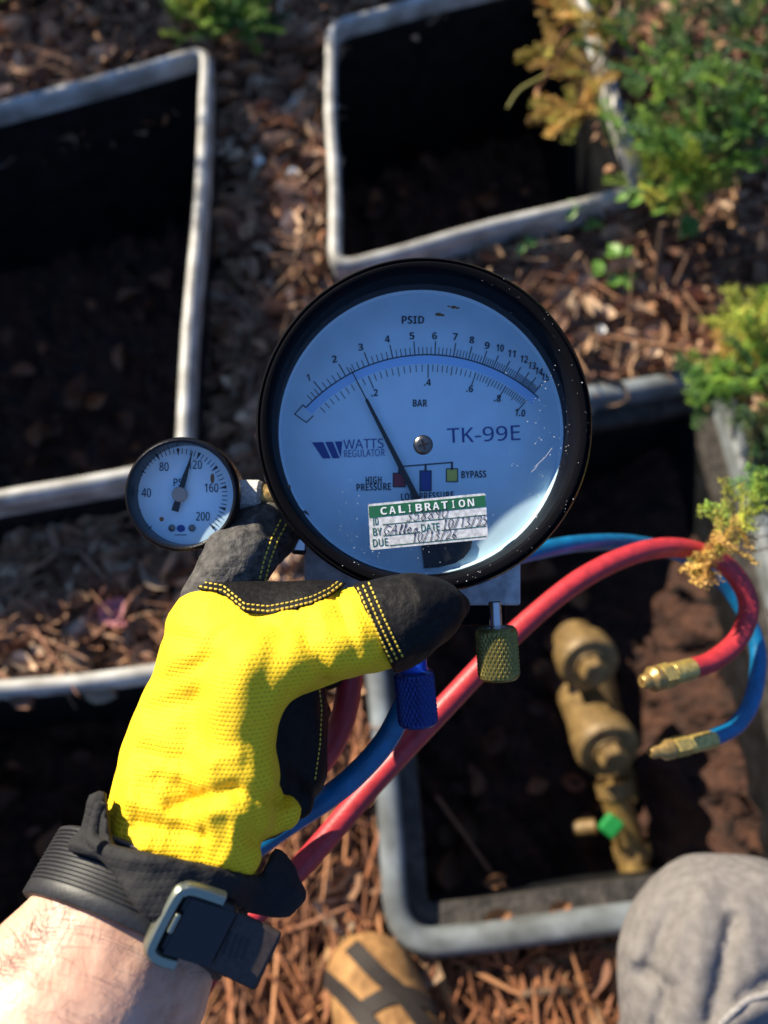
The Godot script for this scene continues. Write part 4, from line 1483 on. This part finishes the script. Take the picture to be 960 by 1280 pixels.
	var heel := inv * on_level(530, 1460, 0.05)
	K2.bone(toe, mid, 0.043, 0.052)
	K2.bone(toe + (mid - toe) * 0.1 + Vector3(0.014, 0, 0), mid, 0.036, 0.05)
	K2.bone(mid, heel, 0.052, 0.045)
	K2.bone(inv * on_level(500, 1390, 0.08), inv * on_level(530, 1450, 0.22), 0.055, 0.055)
	mb = body_mesh(K2, (toe.min(heel).min(mid) - Vector3(0.09, 0.1, 0.2)), (toe.max(heel).max(mid) + Vector3(0.1, 0.09, 0.22)), 0.004)
	var boot := part("boot", mb, M.suede, o)
	tag(boot, "tan suede work boot with hose shadows shaped as dark bands")
	for strap in [[[402, 1218], [430, 1244], [462, 1280], [480, 1310]], [[440, 1183], [470, 1215], [500, 1242], [535, 1290]], [[455, 1262], [485, 1246], [515, 1245], [545, 1262]]]:  # hose shadows across the toe, modelled as dark raised bands
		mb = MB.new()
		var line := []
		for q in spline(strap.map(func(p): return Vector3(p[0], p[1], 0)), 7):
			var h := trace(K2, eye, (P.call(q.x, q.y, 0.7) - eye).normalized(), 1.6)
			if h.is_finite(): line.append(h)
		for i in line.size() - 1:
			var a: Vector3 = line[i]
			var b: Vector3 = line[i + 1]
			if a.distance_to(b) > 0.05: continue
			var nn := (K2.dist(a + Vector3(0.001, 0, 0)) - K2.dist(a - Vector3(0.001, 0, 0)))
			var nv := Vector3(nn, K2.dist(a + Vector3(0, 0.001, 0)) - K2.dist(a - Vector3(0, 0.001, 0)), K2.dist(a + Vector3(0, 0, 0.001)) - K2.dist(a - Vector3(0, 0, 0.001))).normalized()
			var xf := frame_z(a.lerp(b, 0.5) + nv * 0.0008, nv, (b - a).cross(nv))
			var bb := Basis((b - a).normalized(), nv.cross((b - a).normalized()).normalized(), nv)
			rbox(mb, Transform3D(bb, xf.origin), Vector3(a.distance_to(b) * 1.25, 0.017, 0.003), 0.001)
		part("strap", mb, M.boot_shadow, boot)
	mb = MB.new()
	var welt := []
	for q in [[404, 1275], [400, 1245], [408, 1205], [432, 1176], [465, 1170], [505, 1180], [535, 1205], [556, 1240], [572, 1285]]: welt.append(inv * on_level(q[0], q[1], 0.016))
	tube(mb, spline(welt, 6), [0.0085], 8)
	part("sole", mb, M.boot_sole, boot)

func build_watch() -> void:
	var anchor := Transform3D(cam_xf.basis, spot(180, 1125, 0.262))
	var inv := anchor.affine_inverse()
	var P := func(px: float, py: float, d: float) -> Vector3: return inv * spot(px, py, d)
	var w := thing("smartwatch", "black smartwatch with a ribbed rubber strap round the bare wrist", "watch", anchor)
	# strap: a band that goes round the wrist
	var axis: Vector3 = (P.call(216, 1045, 0.272) - P.call(150, 1180, 0.250)).normalized()
	var across: Vector3 = (P.call(300, 1180, 0.258) - P.call(80, 1062, 0.258))
	across = (across - axis * across.dot(axis)).normalized()
	var outw := across.cross(axis).normalized()
	if outw.z < 0: outw = -outw
	var c: Vector3 = P.call(173, 1129, 0.2610)
	var rx := 0.0335
	var rz := 0.0280
	var mb := MB.new()
	var frames := []
	for k in 64:
		var a := TAU * k / 64.0
		var o := (across * cos(a) / rx + outw * sin(a) / rz).normalized()
		frames.append([c + across * cos(a) * rx + outw * sin(a) * rz, o, axis])
	var hw := 0.0110
	var prof := [Vector2(-0.001, -hw), Vector2(0.0012, -hw), Vector2(0.002, -hw + 0.0006)]
	var ribs := 13
	for i in ribs:
		var y0 := lerpf(-hw + 0.0045, hw - 0.0012, float(i) / ribs)
		var y1 := lerpf(-hw + 0.0045, hw - 0.0012, (i + 1.0) / ribs)
		prof.append_array([Vector2(0.0020, y0), Vector2(0.0013, y0 + (y1 - y0) * 0.16), Vector2(0.0013, y0 + (y1 - y0) * 0.3), Vector2(0.0021, y0 + (y1 - y0) * 0.5), Vector2(0.0022, y0 + (y1 - y0) * 0.8)])
	prof.append_array([Vector2(0.002, hw - 0.0006), Vector2(0.0012, hw), Vector2(-0.001, hw), Vector2(-0.001, -hw)])
	var half := frames
	sweep(mb, half, prof, true, 0.5)
	part("strap", mb, M.rubber, w)
	# case with its metal frame, seen from the side
	var cf: Vector3 = P.call(244, 1161, 0.2315)
	axis = (P.call(222, 1042, 0.2600) - P.call(150, 1180, 0.2550)).normalized()
	across = (across - axis * across.dot(axis)).normalized()
	outw = across.cross(axis).normalized()
	if outw.z < 0: outw = -outw
	var tilt := Basis(axis, 0.32)
	var ex := tilt * across
	var ez := tilt * outw
	var bx := Basis(ex, axis, ez)
	if bx.determinant() < 0: bx = Basis(ex, -axis, ez)
	var X := Transform3D(bx.scaled_local(Vector3(0.93, 0.93, 1.0)), cf)
	mb = MB.new()
	rbox(mb, X * Transform3D(Basis(), Vector3(0.0015, 0, -0.004)), Vector3(0.0205, 0.0215, 0.011), 0.0035)
	part("case", mb, M.watch_body, w)
	mb = MB.new()
	var loop := []
	var frame_pts := [[0.004, 0.0112], [-0.006, 0.0112], [-0.0092, 0.0102], [-0.0106, 0.0075], [-0.0106, -0.0075], [-0.0092, -0.0102], [-0.006, -0.0112], [-0.001, -0.0112]]
	for q in frame_pts: loop.append(X * Vector3(q[0], q[1], 0.0008))
	var sp := spline(loop, 5)
	var fr := []
	for i in sp.size():
		var t := (sp[mini(i + 1, sp.size() - 1)] - sp[maxi(i - 1, 0)]).normalized()
		var n := X.basis.z
		fr.append([sp[i], n.cross(t).normalized() * -1.0, n])
	sweep(mb, fr, [Vector2(-0.0014, -0.005), Vector2(0.0016, -0.005), Vector2(0.0022, -0.0036), Vector2(0.0022, 0.0002), Vector2(0.0014, 0.0012), Vector2(-0.0008, 0.0012), Vector2(-0.0014, 0.0004), Vector2(-0.0014, -0.005)], false)
	part("metal_frame", mb, M.watch_metal, w)
	mb = MB.new()
	rbox(mb, X * Transform3D(Basis(), Vector3(-0.0082, 0.0008, 0.0022)), Vector3(0.0019, 0.0064, 0.0016), 0.0006)
	part("side_button", mb, M.watch_metal, w)
	mb = MB.new()
	rbox(mb, X * Transform3D(Basis(), Vector3(0.0015, 0, 0.0016)), Vector3(0.0165, 0.0185, 0.0006), 0.0002)
	part("screen", mb, M.glass if false else M.watch_body, w)
	# free end of the strap with its slots
	var Y := Transform3D(Basis(axis, -0.30) * bx, P.call(300, 1184, 0.2370))
	mb = MB.new()
	rbox(mb, Y, Vector3(0.0200, 0.0185, 0.0030), 0.0014)
	var tail := part("strap_end", mb, M.strap_tail, w)
	mb = MB.new()
	for i in 4: rbox(mb, Y * Transform3D(Basis(Vector3(0, 0, 1), 0.15), Vector3(-0.0042 + i * 0.0019, 0.0002 + i * 0.0002, 0.0014)), Vector3(0.0010, 0.0066, 0.0006), 0.00025)
	part("slot", mb, M.watch_body, tail)

# ------------------------------------------------------------------ brass valve assembly
func build_valves() -> void:
	var base := spot(775, 960, 1.12)
	var o := thing("backflow_preventer", "weathered brass backflow valve with two round capped bonnets down inside the lower right box", "backflow valve", Transform3D(Basis(), base))
	var caps := [[738, 832, 1.03, 38.5], [762, 940, 1.01, 40.5]]
	var nrm := (cam_xf.basis.z * 0.80 + Vector3(0.10, 0.0, 0.42)).normalized()
	for i in 2:
		var q: Array = caps[i]
		var c := spot(q[0], q[1], q[2]) - base
		var r: float = q[3] * q[2] / FOCAL
		var xf := frame_z(c, nrm, Vector3(0, 0, -1))
		var long := 0.020 if i == 0 else 0.075
		var mb := MB.new()
		lathe(mb, xf, [Vector2(r * 0.72, -long - 0.05), Vector2(r * 0.80, -long), Vector2(r * 0.97, -0.035), Vector2(r * 1.02, -0.012), Vector2(r * 1.0, -0.005), Vector2(r * 0.9, 0.0), Vector2(r * 0.55, 0.001), Vector2(r * 0.5, 0.0035), Vector2(0.001, 0.004)], 48)
		var cap := part("bonnet", mb, M.old_brass, o)
		mb = MB.new()
		hexnut(mb, xf * Transform3D(Basis(Vector3(0, 0, 1), 0.4), Vector3.ZERO), r * 0.44, 0.003, 0.022)
		part("hex_plug", mb, M.old_brass, cap)
	var mb := MB.new()
	tube(mb, spline([spot(735, 800, 1.20) - base, spot(742, 840, 1.19) - base, spot(760, 930, 1.18) - base, spot(776, 1000, 1.17) - base], 5), [0.030], 20)
	part("valve_body", mb, M.old_brass, o)
	mb = MB.new()
	tube(mb, spline([spot(766, 985, 1.08) - base, spot(785, 1050, 1.08) - base, spot(802, 1130, 1.06) - base, spot(815, 1200, 1.05) - base], 5), [0.021], 20)
	part("pipe", mb, M.brass, o)
	for q in [[768, 985, 1.08, 0.026], [790, 1062, 1.08, 0.027]]:
		mb = MB.new()
		hexnut(mb, frame_z(spot(q[0], q[1], q[2]) - base, spot(800, 1120, 1.065) - spot(770, 995, 1.08)), q[3], -0.011, 0.013, 8)
		part("union_nut", mb, M.old_brass, o)
	mb = MB.new()
	var gx := frame_z(spot(764, 1032, 1.05) - base, cam_xf.basis.z + Vector3(-0.3, 0, 0), Vector3.UP)
	rbox(mb, gx, Vector3(0.026, 0.028, 0.014), 0.005)
	var tagp := part("test_cock_cap", mb, M.green_tag, o)
	mb = MB.new()
	lathe(mb, gx, [Vector2(0.0005, -0.03), Vector2(0.008, -0.03), Vector2(0.008, -0.008)], 16)
	part("stem", mb, M.brass, tagp)
	mb = MB.new()
	tube(mb, PackedVector3Array([spot(745, 1033, 1.09) - base, spot(718, 1036, 1.10) - base]), [0.011], 14)
	part("side_cock", mb, M.old_brass, o)
	mb = MB.new()
	tube(mb, PackedVector3Array([spot(718, 850, 1.09) - base, spot(722, 900, 1.10) - base]), [0.010], 12)
	part("test_cock", mb, M.dark_steel, o)

# ------------------------------------------------------------------ small separate things
func twig(called: String, label: String, pts: Array, r: float, m: Material, category := "twig") -> Node3D:
	var o: Vector3 = pts[0]
	var t := thing(called, label, category, Transform3D(Basis(), o))
	var loc := []
	for p in pts: loc.append(p - o)
	var mb := MB.new()
	var sp := spline(loc, 6)
	var rad := []
	for i in sp.size(): rad.append(r * lerpf(1.0, 0.55, float(i) / sp.size()))
	tube(mb, sp, rad, 7)
	part("stem", mb, m, t)
	return t

func build_small_things() -> void:
	var t := twig("twig", "thin reddish twig leaning across the dark lower right box", [spot(545, 995, 1.0), spot(585, 1050, 0.98), spot(620, 1098, 0.96), spot(652, 1125, 0.95)], 0.0028, M.twig)
	put("dead_leaf", leaf_mesh(0.6, 0.3), M.dead_leaf, t, Transform3D(Basis.from_euler(Vector3(0.6, 0.4, 0.2)).scaled_local(Vector3.ONE * 0.03), spot(618, 1096, 0.95) - spot(545, 995, 1.0)))
	for q in [[622, 1146, 0.035, "orange brown leaf lying on the front ledge of the lower right box"], [700, 1134, 0.028, "small brown leaf on the front ledge of the lower right box, nearer the knee"]]:
		var lv := put("fallen_leaf", leaf_mesh(0.5, 0.3, 8), M.dead_leaf, self, Transform3D(Basis.from_euler(Vector3(0.1, 0.3, 0.1)).scaled_local(Vector3.ONE * q[2]), on_level(q[0], q[1], 0.022)))
		tag(lv, q[3], "leaf")
	t = twig("twig", "pale bent twig on the mulch below the lower right box", [on_level(648, 1250, 0.02), on_level(655, 1243, 0.035), on_level(690, 1239, 0.035), on_level(712, 1240, 0.03), on_level(714, 1262, 0.015)], 0.0045, M.bark)
	var lf := put("fallen_leaf", leaf_mesh(0.5, 0.36, 8), M.pink_leaf, self, Transform3D(Basis.from_euler(Vector3(0.35, 0.9, 0.1)).scaled_local(Vector3.ONE * 0.042), on_level(142, 762, 0.035)))
	tag(lf, "pink fallen leaf on the chips above the lower left box", "leaf")
	lf = put("fallen_leaf", leaf_mesh(0.9, 0.34, 8), M.pink_leaf, self, Transform3D(Basis.from_euler(Vector3(0.2, -0.5, 0.3)).scaled_local(Vector3.ONE * 0.03), on_level(152, 776, 0.035)))
	tag(lf, "smaller pinkish leaf curled beside the pink fallen leaf", "leaf")
	lf = put("fallen_petal", leaf_mesh(1.2, 0.36, 8), M.pale_bit, self, Transform3D(Basis.from_euler(Vector3(0.5, 1.2, 0.1)).scaled_local(Vector3.ONE * 0.022), on_level(322, 203, 0.03)))
	tag(lf, "small white petal on dark litter between the two upper boxes", "petal")
	for q in [[373, 130, 0.02], [415, 135, 0.02], [365, 222, 0.024], [748, 413, 0.018]]:
		lf = put("pale_leaf", leaf_mesh(1.0, 0.36, 8), M.pale_bit, self, Transform3D(Basis.from_euler(Vector3(rng.randf(), rng.randf() * 6.0, 0.2)).scaled_local(Vector3.ONE * q[2]), on_level(q[0], q[1], 0.03)))
		tag(lf, {373: "white scrap beside the pale rim, left of the far box", 415: "white scrap touching the left rim of the far box", 365: "pale scrap where sunlight starts below the dark litter", 748: "small pale scrap on the mulch right of the gauge"}[q[0]], "scrap")
	# dead branch hanging over the far box
	var b0 := on_level(745, 60, 0.12)
	t = twig("dead_branch", "dead brown branch with curled leaves hanging over the far box", [b0, on_level(715, 50, 0.16), on_level(690, 85, 0.16), on_level(668, 120, 0.12)], 0.004, M.twig, "branch")
	for q in [[700, 155], [726, 150], [668, 118]]:
		var bb := Basis.from_euler(Vector3(rng.randfn(0, 0.6), rng.randf() * TAU, rng.randfn(0, 0.5))).scaled_local(Vector3.ONE * rng.randf_range(0.03, 0.045))
		put("dead_leaf", leaf_mesh(rng.randf_range(0.3, 1.0), 0.14), M.dead_leaf, t, Transform3D(bb, on_level(q[0], q[1], 0.13) - b0))
	for q in [[720, 110, 750, 60], [690, 60, 720, 20], [700, 130, 745, 130]]:
		var mb := MB.new()
		tube(mb, PackedVector3Array([on_level(q[0], q[1], 0.13) - b0, on_level(q[2], q[3], 0.13) - b0]), [0.0022], 6)
		part("side_twig", mb, M.twig, t)
	t = twig("green_stem", "olive green stem poking out over the far box", [on_level(712, 72, 0.14), on_level(680, 95, 0.15), on_level(650, 112, 0.15), on_level(634, 135, 0.14)], 0.0030, M.olive_stem, "stem")
	t = twig("dead_stalk", "short dead brown stem standing below the right shrub", [on_level(820, 370, 0.01), on_level(822, 330, 0.06), on_level(828, 280, 0.12)], 0.006, M.bark, "stem")

func build_plants() -> void:
	spray = spray_mesh()
	var greens := [Color(0.07, 0.19, 0.025), Color(0.12, 0.26, 0.025), Color(0.035, 0.11, 0.025), Color(0.19, 0.32, 0.03)]
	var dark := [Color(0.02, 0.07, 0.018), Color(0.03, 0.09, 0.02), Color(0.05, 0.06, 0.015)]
	var yellow := [Color(0.34, 0.42, 0.04), Color(0.22, 0.36, 0.04), Color(0.40, 0.38, 0.05)]
	var rust := [Color(0.60, 0.38, 0.09), Color(0.48, 0.26, 0.06), Color(0.40, 0.38, 0.06)]
	var L := func(px: float, py: float, y: float) -> Vector3: return on_level(px, py, y)
	juniper("large green juniper spreading over the far box's right corner", L.call(900, 150, 0.0), [
		[L.call(805, 75, 0.14), Vector3(0.06, 0.07, 0.06)], [L.call(845, 190, 0.15), Vector3(0.07, 0.07, 0.06)], [L.call(860, 130, 0.2), Vector3(0.08, 0.09, 0.07)], [L.call(890, 200, 0.16), Vector3(0.08, 0.08, 0.05)],
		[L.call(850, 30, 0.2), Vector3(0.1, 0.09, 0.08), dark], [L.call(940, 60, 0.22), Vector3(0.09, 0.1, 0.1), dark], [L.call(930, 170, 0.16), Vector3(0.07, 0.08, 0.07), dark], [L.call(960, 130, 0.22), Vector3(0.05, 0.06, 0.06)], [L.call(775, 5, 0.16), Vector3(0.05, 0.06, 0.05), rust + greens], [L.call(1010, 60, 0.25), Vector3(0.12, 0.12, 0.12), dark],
		[L.call(825, 238, 0.12), Vector3(0.045, 0.035, 0.025), yellow], [L.call(850, 235, 0.1), Vector3(0.04, 0.03, 0.03), yellow]], 340, greens, 0.052)
	juniper("yellow green juniper tuft at the right edge beside the lower right box", L.call(985, 500, 0.0), [
		[L.call(940, 430, 0.14), Vector3(0.035, 0.04, 0.035), yellow], [L.call(955, 490, 0.14), Vector3(0.04, 0.04, 0.035)], [L.call(885, 490, 0.1), Vector3(0.012, 0.02, 0.018)], [L.call(915, 465, 0.1), Vector3(0.02, 0.02, 0.02), rust], [L.call(950, 550, 0.14), Vector3(0.03, 0.03, 0.025), dark]], 230, greens, 0.04)
	juniper("juniper sprig with a browned tip hanging in front of the hoses", L.call(1040, 640, 0.0), [
		[L.call(985, 590, 0.50), Vector3(0.014, 0.014, 0.014)], [L.call(962, 612, 0.53), Vector3(0.012, 0.014, 0.012)], [L.call(942, 640, 0.55), Vector3(0.011, 0.012, 0.010), yellow], [L.call(915, 663, 0.57), Vector3(0.008, 0.008, 0.007), rust + yellow], [L.call(894, 686, 0.58), Vector3(0.005, 0.006, 0.005), rust], [L.call(885, 712, 0.58), Vector3(0.002, 0.004, 0.005), rust]], 80, greens, 0.019, Vector3(-0.6, 0, 0.4))
	juniper("small bright juniper sprout between the two upper boxes at the top edge", L.call(275, 20, 0.0), [
		[L.call(250, 30, 0.08), Vector3(0.04, 0.05, 0.04), yellow], [L.call(285, 35, 0.08), Vector3(0.04, 0.04, 0.04)], [L.call(265, 0, 0.08), Vector3(0.05, 0.05, 0.05), yellow], [L.call(320, 25, 0.05), Vector3(0.03, 0.03, 0.04), dark]], 230, greens, 0.045)
	juniper("tiny yellow green juniper tip in the top left corner", L.call(10, -40, 0.0), [[L.call(5, -10, 0.06), Vector3(0.03, 0.03, 0.03), yellow]], 40, greens, 0.045)
	juniper("unseen juniper bush added beyond the far left box to cast broken shade over its far rim", L.call(-40, -160, 0.0), [  # out of view, added to shade the far rim and upper left litter
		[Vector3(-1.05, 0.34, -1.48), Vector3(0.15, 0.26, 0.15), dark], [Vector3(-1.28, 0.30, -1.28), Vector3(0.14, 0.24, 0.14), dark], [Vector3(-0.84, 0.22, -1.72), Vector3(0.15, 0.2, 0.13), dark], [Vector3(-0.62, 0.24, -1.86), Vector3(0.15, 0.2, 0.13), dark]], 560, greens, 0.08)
	juniper("unseen low juniper added for shade beyond the middle of the two far boxes", L.call(330, -150, 0.0), [  # also out of view, added for the shade it throws forward
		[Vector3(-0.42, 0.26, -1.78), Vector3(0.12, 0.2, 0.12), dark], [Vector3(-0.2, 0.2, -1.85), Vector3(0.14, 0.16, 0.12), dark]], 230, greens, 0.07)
	juniper("dry orange brown juniper sprigs hanging over the far box's right corner", L.call(760, 30, 0.0), [
		[L.call(705, 25, 0.14), Vector3(0.025, 0.03, 0.03), rust], [L.call(688, 75, 0.15), Vector3(0.02, 0.02, 0.025), rust], [L.call(735, 95, 0.13), Vector3(0.025, 0.02, 0.03), rust], [L.call(712, 148, 0.12), Vector3(0.022, 0.012, 0.014), rust], [L.call(740, 40, 0.15), Vector3(0.03, 0.03, 0.03), rust]], 80, rust, 0.045, Vector3(-0.5, -0.1, 0.3))
	weed("low weed with bright pointed leaves at the far box's right corner", L.call(820, 300, 0.0), [L.call(800, 240, 0.09), L.call(835, 245, 0.1), L.call(860, 270, 0.09), L.call(880, 235, 0.09)], 0.045, M.broad_leaf)
	weed("small weed with round leaves just below the far box's front rim", L.call(690, 330, 0.0), [L.call(655, 305, 0.05), L.call(720, 262, 0.07), L.call(745, 285, 0.05)], 0.026, M.broad_leaf)
	weed("small dark weed in the shade above the gauge's upper right", L.call(775, 370, 0.0), [L.call(775, 320, 0.05), L.call(778, 350, 0.04), L.call(755, 340, 0.03)], 0.03, M.broad_leaf)

# ------------------------------------------------------------------ the scene
func _ready() -> void:
	rng.seed = 20
	# camera
	cam_xf = Transform3D(Basis(Vector3(1, 0, 0), deg_to_rad(-PITCH)), Vector3(0, EYE_HEIGHT, 0))
	var cam := Camera3D.new()
	cam.name = "camera"
	var lens := CameraAttributesPhysical.new()
	lens.frustum_focal_length = 12.0 / (640.0 / FOCAL)
	lens.frustum_near = 0.02
	lens.frustum_far = 300.0
	lens.frustum_focus_distance = 0.288
	lens.exposure_aperture = lens.frustum_focal_length / 4.0
	cam.attributes = lens
	cam.transform = cam_xf
	add_child(cam)
	cam.current = true
	# sky, exposure
	var env := Environment.new()
	env.background_mode = Environment.BG_SKY
	var sm := ProceduralSkyMaterial.new()
	sm.sky_top_color = Color(0.21, 0.43, 0.98).linear_to_srgb()
	sm.sky_horizon_color = Color(0.24, 0.39, 0.72).linear_to_srgb()
	sm.sky_curve = 0.10
	sm.sun_angle_max = 8.0
	sm.ground_bottom_color = Color(0.06, 0.05, 0.04).linear_to_srgb()
	sm.ground_horizon_color = Color(0.12, 0.11, 0.10).linear_to_srgb()
	var sky := Sky.new()
	sky.sky_material = sm
	env.sky = sky
	env.background_energy_multiplier = 0.30
	env.tonemap_mode = Environment.TONE_MAPPER_LINEAR
	env.tonemap_exposure = 2.1
	env.sdfgi_enabled = true
	env.ssao_enabled = true
	env.ssil_enabled = true
	var we := WorldEnvironment.new()
	we.name = "world_environment"
	we.environment = env
	add_child(we)
	# sun: low, ahead and to the left
	var sun := DirectionalLight3D.new()
	sun.name = "sun"
	sun.light_energy = 1.6
	sun.light_color = Color(1.0, 0.95, 0.86)
	sun.light_angular_distance = 0.5
	sun.shadow_enabled = true
	var el := deg_to_rad(30.65)
	var az := deg_to_rad(49.0)
	sun.transform = frame_z(Vector3(0, 5, 0), Vector3(-cos(el) * sin(az), sin(el), -cos(el) * cos(az)))
	add_child(sun)
	make_materials()
	font_bold = SystemFont.new()
	font_bold.font_names = PackedStringArray(["Droid Sans"])
	font_bold.font_weight = 700
	font_plain = SystemFont.new()
	font_plain.font_names = PackedStringArray(["Droid Sans"])
	relief.frequency = 0.06
	relief.fractal_octaves = 4
	relief.seed = 4
	# boxes, ground
	var L := func(px: float, py: float, y: float) -> Vector3: return on_level(px, py, y)
	valve_box("large black open valve box with a pale rim, upper left", [L.call(258, 58, 0.11), L.call(226, 577, 0.12), L.call(-260, 674, 0.12), L.call(-300, 215, 0.11)], 0.035, M.rim_pale, 0.38, 0.0)
	valve_box("black open valve box with a whitish left rim, beyond the gauge", [L.call(714, -50, 0.06), L.call(806, 232, 0.07), L.call(418, 332, 0.075), L.call(413, 28, 0.06)], 0.035, M.rim_pale, 0.42, 0.0)
	valve_box("black open valve box with a pale rim, behind the glove at lower left", [L.call(226, 834, 0.05), L.call(200, 1340, 0.05), L.call(-320, 1420, 0.05), L.call(-260, 890, 0.05)], 0.03, M.rim_pale, 0.38, 0.0)
	valve_box("blue grey open valve box holding the brass valves, lower right", [L.call(902, 462, 0.03), L.call(1085, 1122, 0.05), L.call(498, 1186, 0.05), L.call(448, 538, 0.03)], 0.05, M.rim_blue, 0.36, 0.022, 0.0140, 0.21)
	build_ground()
	build_valves()
	build_kit()
	build_hoses()
	build_glove()
	build_arm()
	build_watch()
	build_plants()
	build_litter()
	build_small_things()
